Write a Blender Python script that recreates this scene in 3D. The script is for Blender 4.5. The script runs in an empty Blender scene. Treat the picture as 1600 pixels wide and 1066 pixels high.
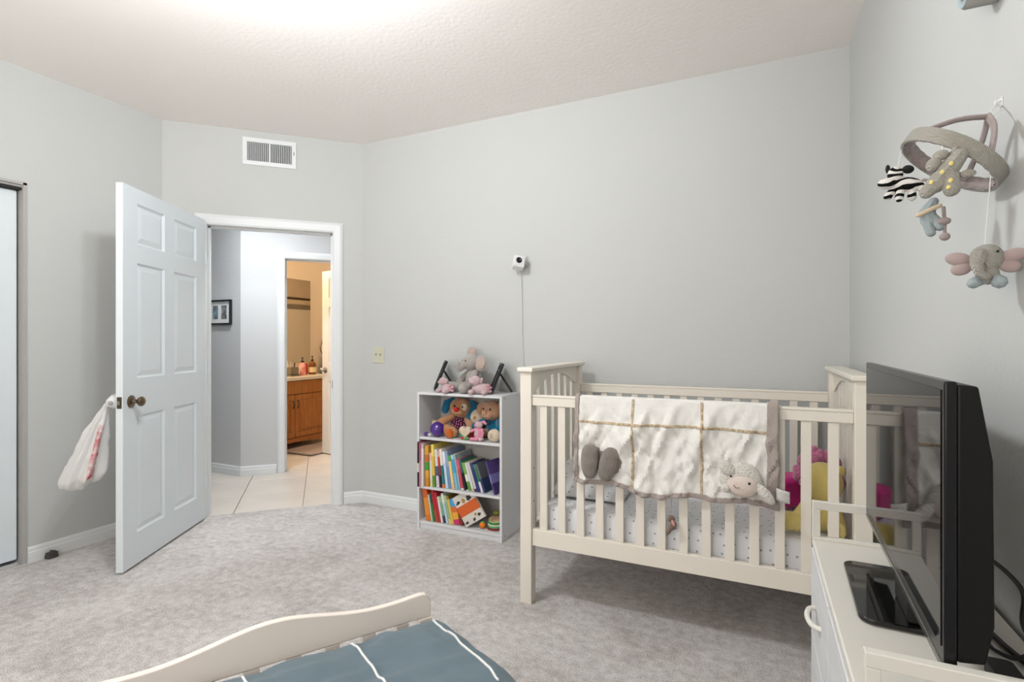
import bpy, bmesh, math, random
from mathutils import Vector, Matrix, noise
scene = bpy.context.scene
COL = scene.collection
R = math.radians
random.seed(7)

# ---------------------------------------------------------------- camera, world, lights, exposure
CAM_H = 1.21
F_PX = 816.0
YAW = R(25.1)
cam_d = bpy.data.cameras.new('camera')
cam_d.sensor_width = 36.0
cam_d.lens = 36.0 * F_PX / 1600.0
cam_d.clip_start = 0.02
cam = bpy.data.objects.new('camera', cam_d)
COL.objects.link(cam)
cam.location = (0, 0, CAM_H)
cam.rotation_euler = (R(90), 0, YAW)
scene.camera = cam

world = bpy.data.worlds.new('world')
scene.world = world
world.use_nodes = True
world.node_tree.nodes['Background'].inputs[0].default_value = (0.55, 0.68, 0.9, 1)
world.node_tree.nodes['Background'].inputs[1].default_value = 1.0

vs = scene.view_settings
vs.view_transform = 'Standard'
vs.look = 'None'
vs.gamma = 1.0
vs.use_curve_mapping = False
vs.exposure = -0.36
scene.cycles.max_bounces = 8
scene.cycles.diffuse_bounces = 4
scene.cycles.glossy_bounces = 3
scene.cycles.transmission_bounces = 3
scene.cycles.transparent_max_bounces = 4

BULB_POWER = 50.0        # bedroom ceiling fixture, per bulb (two bulbs)
HALL_POWER = 33.0
BATH_POWER = 60.0
WINDOW_FILL_POWER = 68.0
LAMP_POS = (-1.50, 1.14)

def area_light(name, loc, rot, sx, sy, power, col):
    d = bpy.data.lights.new(name, 'AREA')
    d.shape = 'RECTANGLE'; d.size = sx; d.size_y = sy; d.energy = power; d.color = col
    o = bpy.data.objects.new(name, d); COL.objects.link(o)
    o.location = loc; o.rotation_euler = rot
    return o
UPWARD_FILL_POWER = 138.0     # added fill aimed up through the window to brighten the ceiling
# added warm fill outside the made-up window behind the camera
area_light('added_window_fill', (-1.30, -1.42, 1.45), (R(90), 0, 0), 2.2, 1.3, WINDOW_FILL_POWER, (1.0, 0.90, 0.80))

area_light('added_upward_fill', (-1.30, -1.75, 0.55), (R(90+42), 0, 0), 2.3, 0.9, UPWARD_FILL_POWER, (1.0, 0.915, 0.835))  # unseen lamp added to lift the ceiling

# ---------------------------------------------------------------- materials
MATS = {}
def mat(name, col=(0.8, 0.8, 0.8), rough=0.6, spec=0.4, metal=0.0, bump=0.0, bscale=60.0, var=0.0, vscale=8.0,
        sheen=0.0, trans=0.0, coat=0.0, emis=None, estr=0.0, alpha=1.0, detail=4.0, sub=0.0, stretch=None, col2=None, bdist=0.01):
    if name in MATS: return MATS[name]
    m = bpy.data.materials.new(name); m.use_nodes = True
    nt = m.node_tree; N = nt.nodes; L = nt.links
    b = N['Principled BSDF']
    b.inputs['Base Color'].default_value = (*col, 1)
    b.inputs['Roughness'].default_value = rough
    b.inputs['Specular IOR Level'].default_value = spec
    b.inputs['Metallic'].default_value = metal
    b.inputs['Sheen Weight'].default_value = sheen
    b.inputs['Transmission Weight'].default_value = trans
    b.inputs['Coat Weight'].default_value = coat
    b.inputs['Alpha'].default_value = alpha
    if sub:
        b.inputs['Subsurface Weight'].default_value = sub
        b.inputs['Subsurface Radius'].default_value = (0.02, 0.02, 0.02)
        b.inputs['Subsurface Scale'].default_value = 0.3
    if emis:
        b.inputs['Emission Color'].default_value = (*emis, 1)
        b.inputs['Emission Strength'].default_value = estr
    if bump or var:
        tc = N.new('ShaderNodeTexCoord'); mp = N.new('ShaderNodeMapping')
        L.new(tc.outputs['Object'], mp.inputs[0])
        if stretch: mp.inputs['Scale'].default_value = stretch
    if bump:
        nz = N.new('ShaderNodeTexNoise'); nz.inputs['Scale'].default_value = bscale; nz.inputs['Detail'].default_value = detail
        bp = N.new('ShaderNodeBump'); bp.inputs['Strength'].default_value = bump; bp.inputs['Distance'].default_value = bdist
        L.new(mp.outputs[0], nz.inputs['Vector']); L.new(nz.outputs[0], bp.inputs['Height']); L.new(bp.outputs[0], b.inputs['Normal'])
    if var:
        n2 = N.new('ShaderNodeTexNoise'); n2.inputs['Scale'].default_value = vscale; n2.inputs['Detail'].default_value = 5.0
        L.new(mp.outputs[0], n2.inputs['Vector'])
        rp = N.new('ShaderNodeValToRGB'); rp.color_ramp.elements[0].position = 0.32; rp.color_ramp.elements[1].position = 0.68
        c2 = col2 if col2 else tuple(max(0, c * (1 - var)) for c in col)
        rp.color_ramp.elements[0].color = (*c2, 1); rp.color_ramp.elements[1].color = (*col, 1)
        L.new(n2.outputs[0], rp.inputs[0]); L.new(rp.outputs[0], b.inputs['Base Color'])
    MATS[name] = m
    return m

def s2l(r, g, b):
    def f(c):
        c /= 255.0
        return c / 12.92 if c <= 0.04045 else ((c + 0.055) / 1.055) ** 2.4
    return (f(r), f(g), f(b))

def dots_mat(name, base, dot, scale, thr, bump=0.3, bscale=30, rough=0.85):
    """cloth with small printed dots"""
    m = mat(name, base, rough, 0.2, bump=bump, bscale=bscale)
    nt = m.node_tree; N = nt.nodes; L = nt.links
    tc = N.new('ShaderNodeTexCoord'); vo = N.new('ShaderNodeTexVoronoi'); vo.inputs['Scale'].default_value = scale
    vo.voronoi_dimensions = '2D'; vo.inputs['Randomness'].default_value = 0.5
    sp = N.new('ShaderNodeSeparateXYZ'); ad = N.new('ShaderNodeMath'); cb = N.new('ShaderNodeCombineXYZ')
    L.new(tc.outputs['Object'], sp.inputs[0]); L.new(sp.outputs[1], ad.inputs[0]); L.new(sp.outputs[2], ad.inputs[1])
    L.new(sp.outputs[0], cb.inputs[0]); L.new(ad.outputs[0], cb.inputs[1]); L.new(cb.outputs[0], vo.inputs['Vector'])
    rp = N.new('ShaderNodeValToRGB'); rp.color_ramp.interpolation = 'LINEAR'
    rp.color_ramp.elements[0].position = thr; rp.color_ramp.elements[1].position = thr + 0.03
    rp.color_ramp.elements[0].color = (*dot, 1); rp.color_ramp.elements[1].color = (*base, 1)
    L.new(vo.outputs['Distance'], rp.inputs[0]); L.new(rp.outputs[0], N['Principled BSDF'].inputs['Base Color'])
    return m

def bands_mat(name, stops, rough=0.45, axis=2, spec=0.4):
    """printed colour blocks along one axis of the object's own bounding box: stops = [(pos, rgb), ...]"""
    if name in MATS: return MATS[name]
    m = mat(name, stops[0][1], rough, spec)
    nt = m.node_tree; N = nt.nodes; L = nt.links
    tc = N.new('ShaderNodeTexCoord'); sp = N.new('ShaderNodeSeparateXYZ'); L.new(tc.outputs['Generated'], sp.inputs[0])
    nz = N.new('ShaderNodeTexNoise'); nz.inputs['Scale'].default_value = 30; L.new(tc.outputs['Object'], nz.inputs['Vector'])
    ad = N.new('ShaderNodeMath'); ad.operation = 'MULTIPLY_ADD'; ad.inputs[1].default_value = 0.05
    L.new(nz.outputs[0], ad.inputs[0]); L.new(sp.outputs[axis], ad.inputs[2])
    rp = N.new('ShaderNodeValToRGB'); cr = rp.color_ramp; cr.interpolation = 'CONSTANT'
    while len(cr.elements) < len(stops): cr.elements.new(0.5)
    for e, (p, c) in zip(cr.elements, stops):
        e.position = p; e.color = (*c, 1)
    L.new(ad.outputs[0], rp.inputs[0]); L.new(rp.outputs[0], N['Principled BSDF'].inputs['Base Color'])
    return m

# ---------------------------------------------------------------- mesh helpers
class MB:
    def __init__(s): s.v = []; s.f = []
    def add(s, vs, fs, M=None):
        b = len(s.v)
        s.v += [tuple(M @ Vector(p)) if M else tuple(p) for p in vs]
        s.f += [tuple(b + i for i in f) for f in fs]
        return s
    def box(s, x0, x1, y0, y1, z0, z1, M=None):
        v = [(x0,y0,z0),(x1,y0,z0),(x1,y1,z0),(x0,y1,z0),(x0,y0,z1),(x1,y0,z1),(x1,y1,z1),(x0,y1,z1)]
        return s.add(v, [(3,2,1,0),(4,5,6,7),(0,1,5,4),(1,2,6,5),(2,3,7,6),(3,0,4,7)], M)
    def tube(s, pts, r, n=8, cap=True, flat=1.0):
        """swept round tube; r number or list"""
        pts = [Vector(p) for p in pts]; k = len(pts)
        rs = r if isinstance(r, (list, tuple)) else [r] * k
        up = None; rings = []
        for i in range(k):
            t = (pts[min(i+1,k-1)] - pts[max(i-1,0)])
            if t.length < 1e-9: t = Vector((0,0,1))
            t.normalize()
            if up is None:
                up = Vector((0,0,1)) if abs(t.z) < 0.9 else Vector((1,0,0))
            a = (up - t * up.dot(t))
            if a.length < 1e-6: a = t.orthogonal()
            a.normalize(); bb = t.cross(a); up = a
            rings.append([pts[i] + (a * math.cos(2*math.pi*j/n) * flat + bb * math.sin(2*math.pi*j/n)) * rs[i] for j in range(n)])
        vs = [p for r_ in rings for p in r_]; fs = []
        for i in range(k-1):
            for j in range(n):
                a0 = i*n+j; a1 = i*n+(j+1)%n
                fs.append((a0, a1, a1+n, a0+n))
        if cap:
            fs.append(tuple(range(n-1,-1,-1))); fs.append(tuple((k-1)*n + j for j in range(n)))
        return s.add(vs, fs)
    def lathe(s, prof, n=24, M=None):
        """profile [(r, z)] around z"""
        k = len(prof); vs = []; fs = []
        for r_, z in prof:
            for j in range(n):
                a = 2*math.pi*j/n; vs.append((r_*math.cos(a), r_*math.sin(a), z))
        for i in range(k-1):
            for j in range(n):
                a0=i*n+j; a1=i*n+(j+1)%n
                fs.append((a0,a1,a1+n,a0+n))
        fs.append(tuple(range(n-1,-1,-1))); fs.append(tuple((k-1)*n+j for j in range(n)))
        return s.add(vs, fs, M)
    def ell(s, c, r, rot=(0,0,0), nu=16, nv=10, warp=None):
        if isinstance(r, (int, float)): r = (r, r, r)
        M = Matrix.Translation(c) @ Matrix.Rotation(rot[2],4,'Z') @ Matrix.Rotation(rot[1],4,'Y') @ Matrix.Rotation(rot[0],4,'X')
        vs = [(0,0,-r[2])]; fs = []
        for i in range(1, nv):
            ph = -math.pi/2 + math.pi*i/nv
            for j in range(nu):
                th = 2*math.pi*j/nu
                vs.append((r[0]*math.cos(ph)*math.cos(th), r[1]*math.cos(ph)*math.sin(th), r[2]*math.sin(ph)))
        vs.append((0,0,r[2])); top = len(vs)-1
        if warp: vs = [warp(Vector(p)) for p in vs]
        for j in range(nu): fs.append((0, 1+(j+1)%nu, 1+j))
        for i in range(nv-2):
            for j in range(nu):
                a=1+i*nu+j; b_=1+i*nu+(j+1)%nu
                fs.append((a,b_,b_+nu,a+nu))
        for j in range(nu): fs.append((top, 1+(nv-2)*nu+j, 1+(nv-2)*nu+(j+1)%nu))
        return s.add(vs, fs, M)
    def limb(s, pts, rs, n=10):
        """tapered round-ended limb"""
        pts = [Vector(p) for p in pts]; P=[]; Q=[]
        d0=(pts[0]-pts[1]).normalized(); d1=(pts[-1]-pts[-2]).normalized()
        for a in (0.98,0.8,0.45): P.append(pts[0]+d0*rs[0]*a); Q.append(rs[0]*math.sqrt(1-a*a))
        P+=pts; Q+=list(rs)
        for a in (0.45,0.8,0.98): P.append(pts[-1]+d1*rs[-1]*a); Q.append(rs[-1]*math.sqrt(1-a*a))
        return s.tube(P,Q,n)
    def prism(s, poly, d0, d1, frame=lambda a,b,c:(a,b,c)):
        """polygon (a,b) extruded from d0 to d1; frame maps (a,b,d) to xyz"""
        k=len(poly)
        vs=[frame(a,b,d0) for a,b in poly]+[frame(a,b,d1) for a,b in poly]
        fs=[tuple(range(k-1,-1,-1)), tuple(range(k,2*k))]
        for i in range(k):
            j=(i+1)%k; fs.append((i,j,j+k,i+k))
        return s.add(vs,fs)
    def grid(s, fn, nu, nv):
        vs=[fn(i/nu, j/nv) for i in range(nu+1) for j in range(nv+1)]
        fs=[]
        for i in range(nu):
            for j in range(nv):
                a=i*(nv+1)+j
                fs.append((a,a+nv+1,a+nv+2,a+1))
        return s.add(vs,fs)

def obj(name, mb, m, parent=None, bevel=0.0, smooth=True, solid=0.0, subd=0, seg=2, loc=None, fix=True, angle=40):
    me = bpy.data.meshes.new(name)
    me.from_pydata([tuple(p) for p in mb.v], [], mb.f)
    if fix and not solid:
        bm = bmesh.new(); bm.from_mesh(me); bmesh.ops.recalc_face_normals(bm, faces=bm.faces); bm.to_mesh(me); bm.free()
    me.materials.append(m)
    o = bpy.data.objects.new(name, me); COL.objects.link(o)
    if smooth:
        me.polygons.foreach_set('use_smooth', [True]*len(me.polygons))
        me.set_sharp_from_angle(angle=R(angle))
    if solid:
        md = o.modifiers.new('thickness','SOLIDIFY'); md.thickness = solid; md.offset = 0
    if bevel:
        md = o.modifiers.new('bevel','BEVEL'); md.width = bevel; md.segments = seg; md.limit_method='ANGLE'; md.angle_limit=R(35)
        md.harden_normals = smooth
    if subd:
        md = o.modifiers.new('smooth','SUBSURF'); md.levels = subd; md.render_levels = subd
    if parent: o.parent = parent
    if loc: o.location = loc
    return o

def box(name, x0,x1,y0,y1,z0,z1, m, parent=None, bevel=0.0):
    return obj(name, MB().box(x0,x1,y0,y1,z0,z1), m, parent, bevel)

def thing(name, label, cat, loc=(0,0,0), rz=0.0, group=None, rot=None):
    o = bpy.data.objects.new(name, None); COL.objects.link(o)
    o.empty_display_size = 0.05
    o.location = loc; o.rotation_euler = rot if rot else (0,0,rz)
    o['label']=label; o['category']=cat
    if group: o['group']=group
    return o
def tag(o, label, cat, group=None):
    o['label']=label; o['category']=cat
    if group: o['group']=group
    return o
def struct(o, label=None, cat=None):
    o['kind']='structure'
    if label: o['label']=label
    if cat: o['category']=cat
    return o
def sthing(name, label, cat, loc=(0,0,0), rz=0.0):
    return struct(thing(name, label, cat, loc, rz))
def part_label(o, label): o['label']=label; return o

def fbm(x,y,z=0.0,o=3): return noise.fractal((x,y,z),1.0,2.0,o)
# ---------------------------------------------------------------- setting materials
M_WALL = mat('wall paint', (0.555,0.565,0.555), 0.75, 0.25, bump=0.35, bscale=75, bdist=0.004)
M_WALLH = mat('hall wall paint', (0.60,0.605,0.61), 0.75, 0.25, bump=0.35, bscale=75, bdist=0.004)
M_BATHW = mat('bathroom wall paint', (0.66,0.55,0.42), 0.7, 0.25, bump=0.2, bscale=75, bdist=0.004)
M_CEIL = mat('ceiling paint', (0.90,0.86,0.83), 0.85, 0.15, bump=0.22, bscale=42, bdist=0.006)
M_TRIM = mat('white trim paint', (0.76,0.78,0.79), 0.38, 0.45)
M_DOOR = mat('white door paint', (0.72,0.775,0.81), 0.42, 0.45, bump=0.06, bscale=40, stretch=(1,1,0.08))
M_GAP = mat('dark recess', (0.03,0.03,0.03), 0.8, 0.2)
M_BRONZE = mat('antique brass', (0.16,0.12,0.08), 0.28, 0.5, metal=0.9)
M_STEEL = mat('steel', (0.45,0.44,0.42), 0.3, 0.5, metal=1.0)
M_GROUT = mat('grout', (0.55,0.50,0.45), 0.9, 0.1)
M_TILE = mat('cream floor tile', (0.74,0.68,0.61), 0.35, 0.45, var=0.10, vscale=3.0)

def carpet_material():
    m = mat('carpet', (0.40,0.37,0.36), 0.98, 0.05, sheen=0.25)
    nt=m.node_tree; N=nt.nodes; L=nt.links; b=N['Principled BSDF']
    tc=N.new('ShaderNodeTexCoord')
    fine=N.new('ShaderNodeTexNoise'); fine.inputs['Scale'].default_value=240; fine.inputs['Detail'].default_value=3
    mid=N.new('ShaderNodeTexNoise'); mid.inputs['Scale'].default_value=26; mid.inputs['Detail'].default_value=6; mid.inputs['Roughness'].default_value=0.65
    big=N.new('ShaderNodeTexNoise'); big.inputs['Scale'].default_value=3.2; big.inputs['Detail'].default_value=5; big.inputs['Distortion'].default_value=0.8
    for n in (fine,mid,big): L.new(tc.outputs['Object'], n.inputs['Vector'])
    def mix(a,b_,f):
        x=N.new('ShaderNodeMath'); x.operation='MULTIPLY_ADD'; x.inputs[1].default_value=f
        L.new(a,x.inputs[0])
        if b_ is None: x.inputs[2].default_value=0
        else: L.new(b_,x.inputs[2])
        return x.outputs[0]
    h=mix(fine.outputs[0], None, 0.52); h=mix(mid.outputs[0],h,0.32); h=mix(big.outputs[0],h,0.18)
    rp=N.new('ShaderNodeValToRGB'); cr=rp.color_ramp
    cr.elements[0].position=0.40; cr.elements[0].color=(0.34,0.30,0.28,1)
    cr.elements[1].position=0.60; cr.elements[1].color=(0.80,0.775,0.76,1)
    L.new(h,rp.inputs[0]); L.new(rp.outputs[0], b.inputs['Base Color'])
    hb=mix(fine.outputs[0],None,0.5); hb=mix(mid.outputs[0],hb,0.8)
    bp=N.new('ShaderNodeBump'); bp.inputs['Strength'].default_value=0.8; bp.inputs['Distance'].default_value=0.012
    L.new(hb,bp.inputs['Height']); L.new(bp.outputs[0], b.inputs['Normal'])
    return m
M_CARPET = carpet_material()

# ---------------------------------------------------------------- room shell
XL, XR, YB, YF, ZC = -3.60, 0.422, 3.085, -1.25, 2.69
T = 0.12
CX, CY = XL, 2.17                       # corner left wall / angled wall
S2 = math.sqrt(0.5)
E1 = Vector((S2, S2, 0)); E2 = Vector((-S2, S2, 0))    # along the angled wall; out of the bedroom through it
DL = (YB - CY) / S2                     # length of the angled wall
def P(t, out=0.0, z=0.0): return Vector((CX, CY, z)) + E1*t + E2*out

def wall(name, p0, p1, z0, z1, m, openings=(), thick=T, side=1, label=None, cat='wall'):
    """wall slab from p0 to p1; room face on the p0-p1 line, thickness to the left (side=1) or right; openings (t0,t1,za,zb)"""
    p0=Vector((*p0,0)); p1=Vector((*p1,0)); d=(p1-p0); Lw=d.length; d.normalize()
    nrm=Vector((-d.y,d.x,0))*side
    Mx=Matrix(((d.x,nrm.x,0,p0.x),(d.y,nrm.y,0,p0.y),(0,0,1,0),(0,0,0,1)))
    mb=MB(); t=0.0
    for (a,b_,za,zb) in sorted(openings):
        if a>t: mb.box(t,a,0,thick,z0,z1,Mx)
        if za>z0: mb.box(a,b_,0,thick,z0,za,Mx)
        if zb<z1: mb.box(a,b_,0,thick,zb,z1,Mx)
        t=b_
    if t<Lw: mb.box(t,Lw,0,thick,z0,z1,Mx)
    return struct(obj(name,mb,m,smooth=False), label, None)

OP0, OP1, OPZ = 0.262, 1.078, 2.01      # bedroom door opening along the angled wall
CLY0, CLY1, CLZ = 0.02, 1.444, 2.06     # closet opening in the left wall
# carpet: bedroom polygon
fl = MB().add([(XR,YF,0),(XR,YB,0),(CX+DL*S2,YB,0),(CX,CY,0),(XL,YF,0)],[(0,1,2,3,4)])
fl.add([tuple(P(OP0)),tuple(P(OP0,0.03)),tuple(P(OP1,0.03)),tuple(P(OP1))],[(0,1,2,3)])
struct(obj('floor', fl, M_CARPET, fix=False), 'greige cut pile bedroom carpet')
struct(obj('ceiling', MB().box(XL-T,XR+T,YF-T,YB+T,ZC,ZC+0.1), M_CEIL, smooth=False), 'off white knockdown textured bedroom ceiling')
wall('wall_left',(XL,YF),(XL,CY),0,ZC,M_WALL,[(CLY0-YF,CLY1-YF,0,CLZ)],side=1,label='pale grey left wall with closet opening')
wall('wall_angled',(CX,CY),(CX+DL*S2,YB),0,ZC,M_WALL,[(OP0-0.015,OP1+0.015,0,OPZ+0.015)],side=1,label='pale grey angled wall with doorway')
wall('wall_back',(CX+DL*S2,YB),(XR+T,YB),0,ZC,M_WALL,side=1,label='pale grey long wall behind the crib')
wall('wall_right',(XR,YB),(XR,YF),0,ZC,M_WALL,side=1,label='pale grey right wall behind the television')
wall('wall_front',(XR+T,YF),(XL-T,YF),0,ZC,M_WALL,[(0.80,2.90,0.85,2.05)],side=1,label='pale grey wall with the added window')
# added window in the unseen wall, an opening for the fill lamps
wn = sthing('window_added_1','added white framed window behind the bed','window',(XR+T-1.85,YF-0.06,0.85))
wf=MB(); 
for a in (-1.05,-0.02,1.01): wf.box(a,a+0.04,-0.03,0.03,0,1.2)
for z in (0,0.58,1.16): wf.box(-1.05,1.05,-0.03,0.03,z,z+0.04)
obj('window_frame',wf,M_TRIM,wn,smooth=False)
box('window_sill',-1.1,1.1,0.03,0.14,-0.03,0.0,M_TRIM,wn)

def baseboard(name,p0,p1,side=-1,h=0.085,label=None,m=None):
    p0=Vector((*p0,0)); p1=Vector((*p1,0)); d=(p1-p0); Lw=d.length; d.normalize(); nrm=Vector((-d.y,d.x,0))*side
    poly=[(0,0),(0.014,0),(0.014,h*0.62),(0.010,h*0.70),(0.010,h*0.86),(0.004,h),(0,h)]
    f=lambda a,b_,c:tuple(p0+nrm*a+Vector((0,0,b_))+d*c)
    return struct(obj(name,MB().prism(poly,0,Lw,f),m or M_TRIM,smooth=False),label)
c0=P(0.0); c1=P(OP0-0.078); c2=P(OP1+0.078); c3=P(DL)
baseboard('baseboard_left',(XL,CLY1+0.012),(XL,CY),label='white baseboard behind the open door')
baseboard('baseboard_angled',c0.xy,c1.xy,label='short white baseboard left of doorway')
baseboard('baseboard_angled_right',c2.xy,c3.xy,label='short white baseboard right of doorway')
baseboard('baseboard_back',(c3.x,YB),(XR,YB),label='white baseboard along the back wall')
baseboard('baseboard_right',(XR,YB),(XR,YF),label='white baseboard along the right wall')
baseboard('baseboard_front',(XR,YF),(XL,YF),label='white baseboard under the added window')

# ---- door casing and jambs on the angled wall (local frame: x along wall, y out of the bedroom)
def wall_frame(base,ang):
    return Matrix.Translation(base) @ Matrix.Rotation(ang,4,'Z')
def casing(name, base, ang, w0, w1, zt, thick, label, cw=0.072, both=True, room=-1):
    t = sthing(name,label,'door frame',tuple(base),ang)
    prof=[(0,0),(0,0.011),(0.012,0.017),(cw-0.02,0.019),(cw-0.006,0.013),(cw,0.009),(cw,0)]
    def side(nm,ylev,sgn):
        # left, right uprights and head, mitred profile strips
        for nm2,f in (('jamb_casing',lambda a,b_,c:(w0-a,ylev+sgn*b_,c*(zt+a))),('jamb_casing',lambda a,b_,c:(w1+a,ylev+sgn*b_,c*(zt+a)))):
            obj(nm2,MB().prism(prof,0,1,f),M_TRIM,t,smooth=False)
        obj('head_casing',MB().prism(prof,0,1,lambda a,b_,c:((w0-a)+(w1-w0+2*a)*c,ylev+sgn*b_,zt+a)),M_TRIM,t,smooth=False)
    side('a',0,-1)
    if both: side('b',thick,1)
    j=MB(); j.box(w0-0.015,w0,0,thick,0,zt); j.box(w1,w1+0.015,0,thick,0,zt); j.box(w0-0.015,w1+0.015,0,thick,zt,zt+0.015)
    obj('jamb',j,M_TRIM,t,smooth=False)
    st=MB(); st.box(w0,w0+0.012,0.05,0.085,0,zt); st.box(w1-0.012,w1,0.05,0.085,0,zt); st.box(w0,w1,0.05,0.085,zt-0.012,zt)
    obj('door_stop',st,M_TRIM,t,smooth=False)
    return t
fr=casing('trim_1',P(0),R(45),OP0,OP1,OPZ,T,'white moulded casing around the bedroom doorway')
sp=obj('strike_plate',MB().box(OP1-0.003,OP1+0.001,0.008,0.036,0.86,0.92),M_BRONZE,fr,smooth=False)

# ---- six panel door
def panel_door(t, W, H, th, m, z0=0.012):
    """local: x 0..W from hinge, y 0..th, z"""
    st=0.115; mid=0.10
    cols=[(st,(W-mid)/2),((W+mid)/2,W-st)]
    rows=[(0.18,0.81),(1.01,1.63),(1.73,1.95)]
    rows=[(a*H/2.03,b_*H/2.03) for a,b_ in rows]
    xs=[0,cols[0][0],cols[0][1],cols[1][0],cols[1][1],W]
    zs=[z0]+[v for r_ in rows for v in r_]+[H]
    mb=MB()
    for x0,x1 in ((0,cols[0][0]),(cols[0][1],cols[1][0]),(cols[1][1],W)): mb.box(x0,x1,0,th,z0,H)
    for z_0,z_1 in ((z0,rows[0][0]),(rows[0][1],rows[1][0]),(rows[1][1],rows[2][0]),(rows[2][1],H)):
        for c in cols: mb.box(c[0],c[1],0,th,z_0,z_1)
    # hidden core behind the panels
    for c in cols:
        for r_ in rows: mb.box(c[0],c[1],th*0.3,th*0.7,r_[0],r_[1])
    obj('door_slab',mb,m,t,smooth=False)
    for c in cols:
        for r_ in rows:
            p=MB()
            for y0,y1 in ((th*0.31,th*0.10),(th*0.69,th*0.90)):
                a0,a1,b0,b1=c[0],c[1],r_[0],r_[1]; g=0.010; q=0.040
                ring=lambda i,y:[(a0+i,y,b0+i),(a1-i,y,b0+i),(a1-i,y,b1-i),(a0+i,y,b1-i)]
                ys=0.0 if y0<th/2 else th
                # ogee sticking: surface -> groove -> raised field
                vsx=ring(0,ys)+ring(g,y0)+ring(g+0.004,y0)+ring(q,y1)
                fs=[]
                for k in range(3):
                    for i in range(4): fs.append((k*4+i,k*4+(i+1)%4,k*4+4+(i+1)%4,k*4+4+i))
                fs.append((12,13,14,15)); p.add(vsx,fs)
            obj('panel',p,m,t,smooth=False)

def knob(parent,x,y,z,sgn,m=None):
    m=m or M_BRONZE
    k=MB()
    Mx=Matrix.Translation((x,y,z))@Matrix.Rotation(R(90)*(1 if sgn<0 else -1),4,'X')
    k.lathe([(0.033,0),(0.033,0.004),(0.028,0.008),(0.012,0.012),(0.010,0.03),(0.016,0.036),(0.025,0.046),(0.026,0.055),(0.020,0.063),(0.008,0.066)],20,Mx)
    return obj('door_knob',k,m,parent)

# open bedroom door, hinged on the left jamb, swung into the room
hinge=P(OP0-0.034,-0.038)
free_dir=Vector((0.497,-0.871,0)).normalized()
DW=0.842
d1=sthing('door_1','open white six panel bedroom door with brass knob','door',tuple(hinge),math.atan2(free_dir.y,free_dir.x))
# local +y is to the left of the leaf direction: that is the face towards the room centre
panel_door(d1,DW,2.03,0.035,M_DOOR)
knob(d1,DW-0.065,0.035,0.89,1)
inner=knob(d1,DW-0.065,0.0,0.89,-1)
obj('latch_plate',MB().box(DW-0.0005,DW+0.002,0.006,0.029,0.86,0.92),M_BRONZE,d1,smooth=False)
lb=obj('latch_bolt',MB().box(DW,DW+0.009,0.012,0.024,0.88,0.90),M_STEEL,d1,smooth=False)
for z in (0.25,1.02,1.78):
    obj('hinge',MB().lathe([(0.006,z-0.045),(0.006,z+0.045)],10,Matrix.Translation((-0.006,0.036,0))),M_DOOR,d1)

# closet door: flat white bypass panels in the left wall
cl=sthing('door_2','flat white sliding closet door','door',(XL-0.055,CLY0,0))
box('door_panel',-0.02,0.012,0.72,CLY1-CLY0-0.012,0.02,CLZ-0.03,M_DOOR,cl,0.008)
box('door_panel',-0.05,-0.026,0.0,0.76,0.02,CLZ-0.03,M_DOOR,cl,0.008)
tr=MB(); tr.box(-0.055,0.05,0,CLY1-CLY0,CLZ-0.018,CLZ-0.001)
obj('track',tr,M_STEEL,cl,smooth=False)
obj('track_slot',MB().box(-0.05,0.044,0.0,CLY1-CLY0,CLZ-0.03,CLZ-0.0185),M_GAP,cl,smooth=False)
obj('closet_lining',MB().box(-0.70,-0.68,-0.3,CLY1-CLY0+0.3,0,CLZ+0.2).box(-0.68,-0.052,CLY1-CLY0+0.28,CLY1-CLY0+0.3,0,CLZ+0.2).box(-0.68,-0.052,-0.3,-0.28,0,CLZ+0.2).box(-0.68,-0.068,-0.28,CLY1-CLY0+0.28,CLZ+0.2,CLZ+0.22).box(-0.68,0.0,-0.28,CLY1-CLY0+0.28,-0.02,0.0),M_WALL,cl,smooth=False)
ct=MB().box(XL-0.10,XL+0.004,CLY1-0.006,CLY1+0.010,0,CLZ+0.008).box(XL-0.10,XL+0.004,CLY0,CLY1+0.010,CLZ-0.004,CLZ+0.010)
struct(obj('trim_2',ct,mat('closet edge metal',(0.42,0.41,0.39),0.5),smooth=False),'thin grey edge trim of the closet opening')

# ---------------------------------------------------------------- hall and bathroom
Q0=Vector((-4.187,3.206,0))
def Q(t,out=0.0): return Q0+E1*t+E2*out
HZ=2.55
BX,BXR,BYF=-5.20,-3.18,7.0
wall('wall_hall_picture',(-6.6,Q0.y),(Q0.x,Q0.y),0,HZ,M_WALLH,side=1,label='shaded grey hall wall with the picture')
BO0,BO1,BOZ=0.365,1.135,1.97
wall('wall_hall_bathroom',Q0.xy,Q(1.42).xy,0,HZ,M_WALLH,[(BO0-0.015,BO1+0.015,0,BOZ+0.015)],side=1,label='bright angled hall wall with the bathroom doorway')
wall('wall_hall_end',Q(1.42).xy,(-2.60,3.22),0,HZ,M_WALLH,side=1,label='hall end wall')
wall('wall_hall_near',(-3.72,0.9),(-6.6,0.9),0,HZ,M_WALLH,side=1,label='hall wall behind the closet')
wall('wall_hall_far',(-6.6,0.9),(-6.6,3.3),0,HZ,M_WALLH,side=1,label='far left hall wall')
wall('wall_bathroom_vanity',(BX,3.30),(BX,BYF),0,HZ,M_BATHW,side=1,label='warm beige bathroom wall with the mirror')
wall('wall_bathroom_far',(BX-T,BYF),(BXR+T,BYF),0,HZ,M_BATHW,side=1,label='far bathroom wall')
wall('wall_bathroom_tub',(BXR,BYF),(BXR,4.33),0,HZ,M_BATHW,side=1,label='beige bathroom wall with tile bands')
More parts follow.
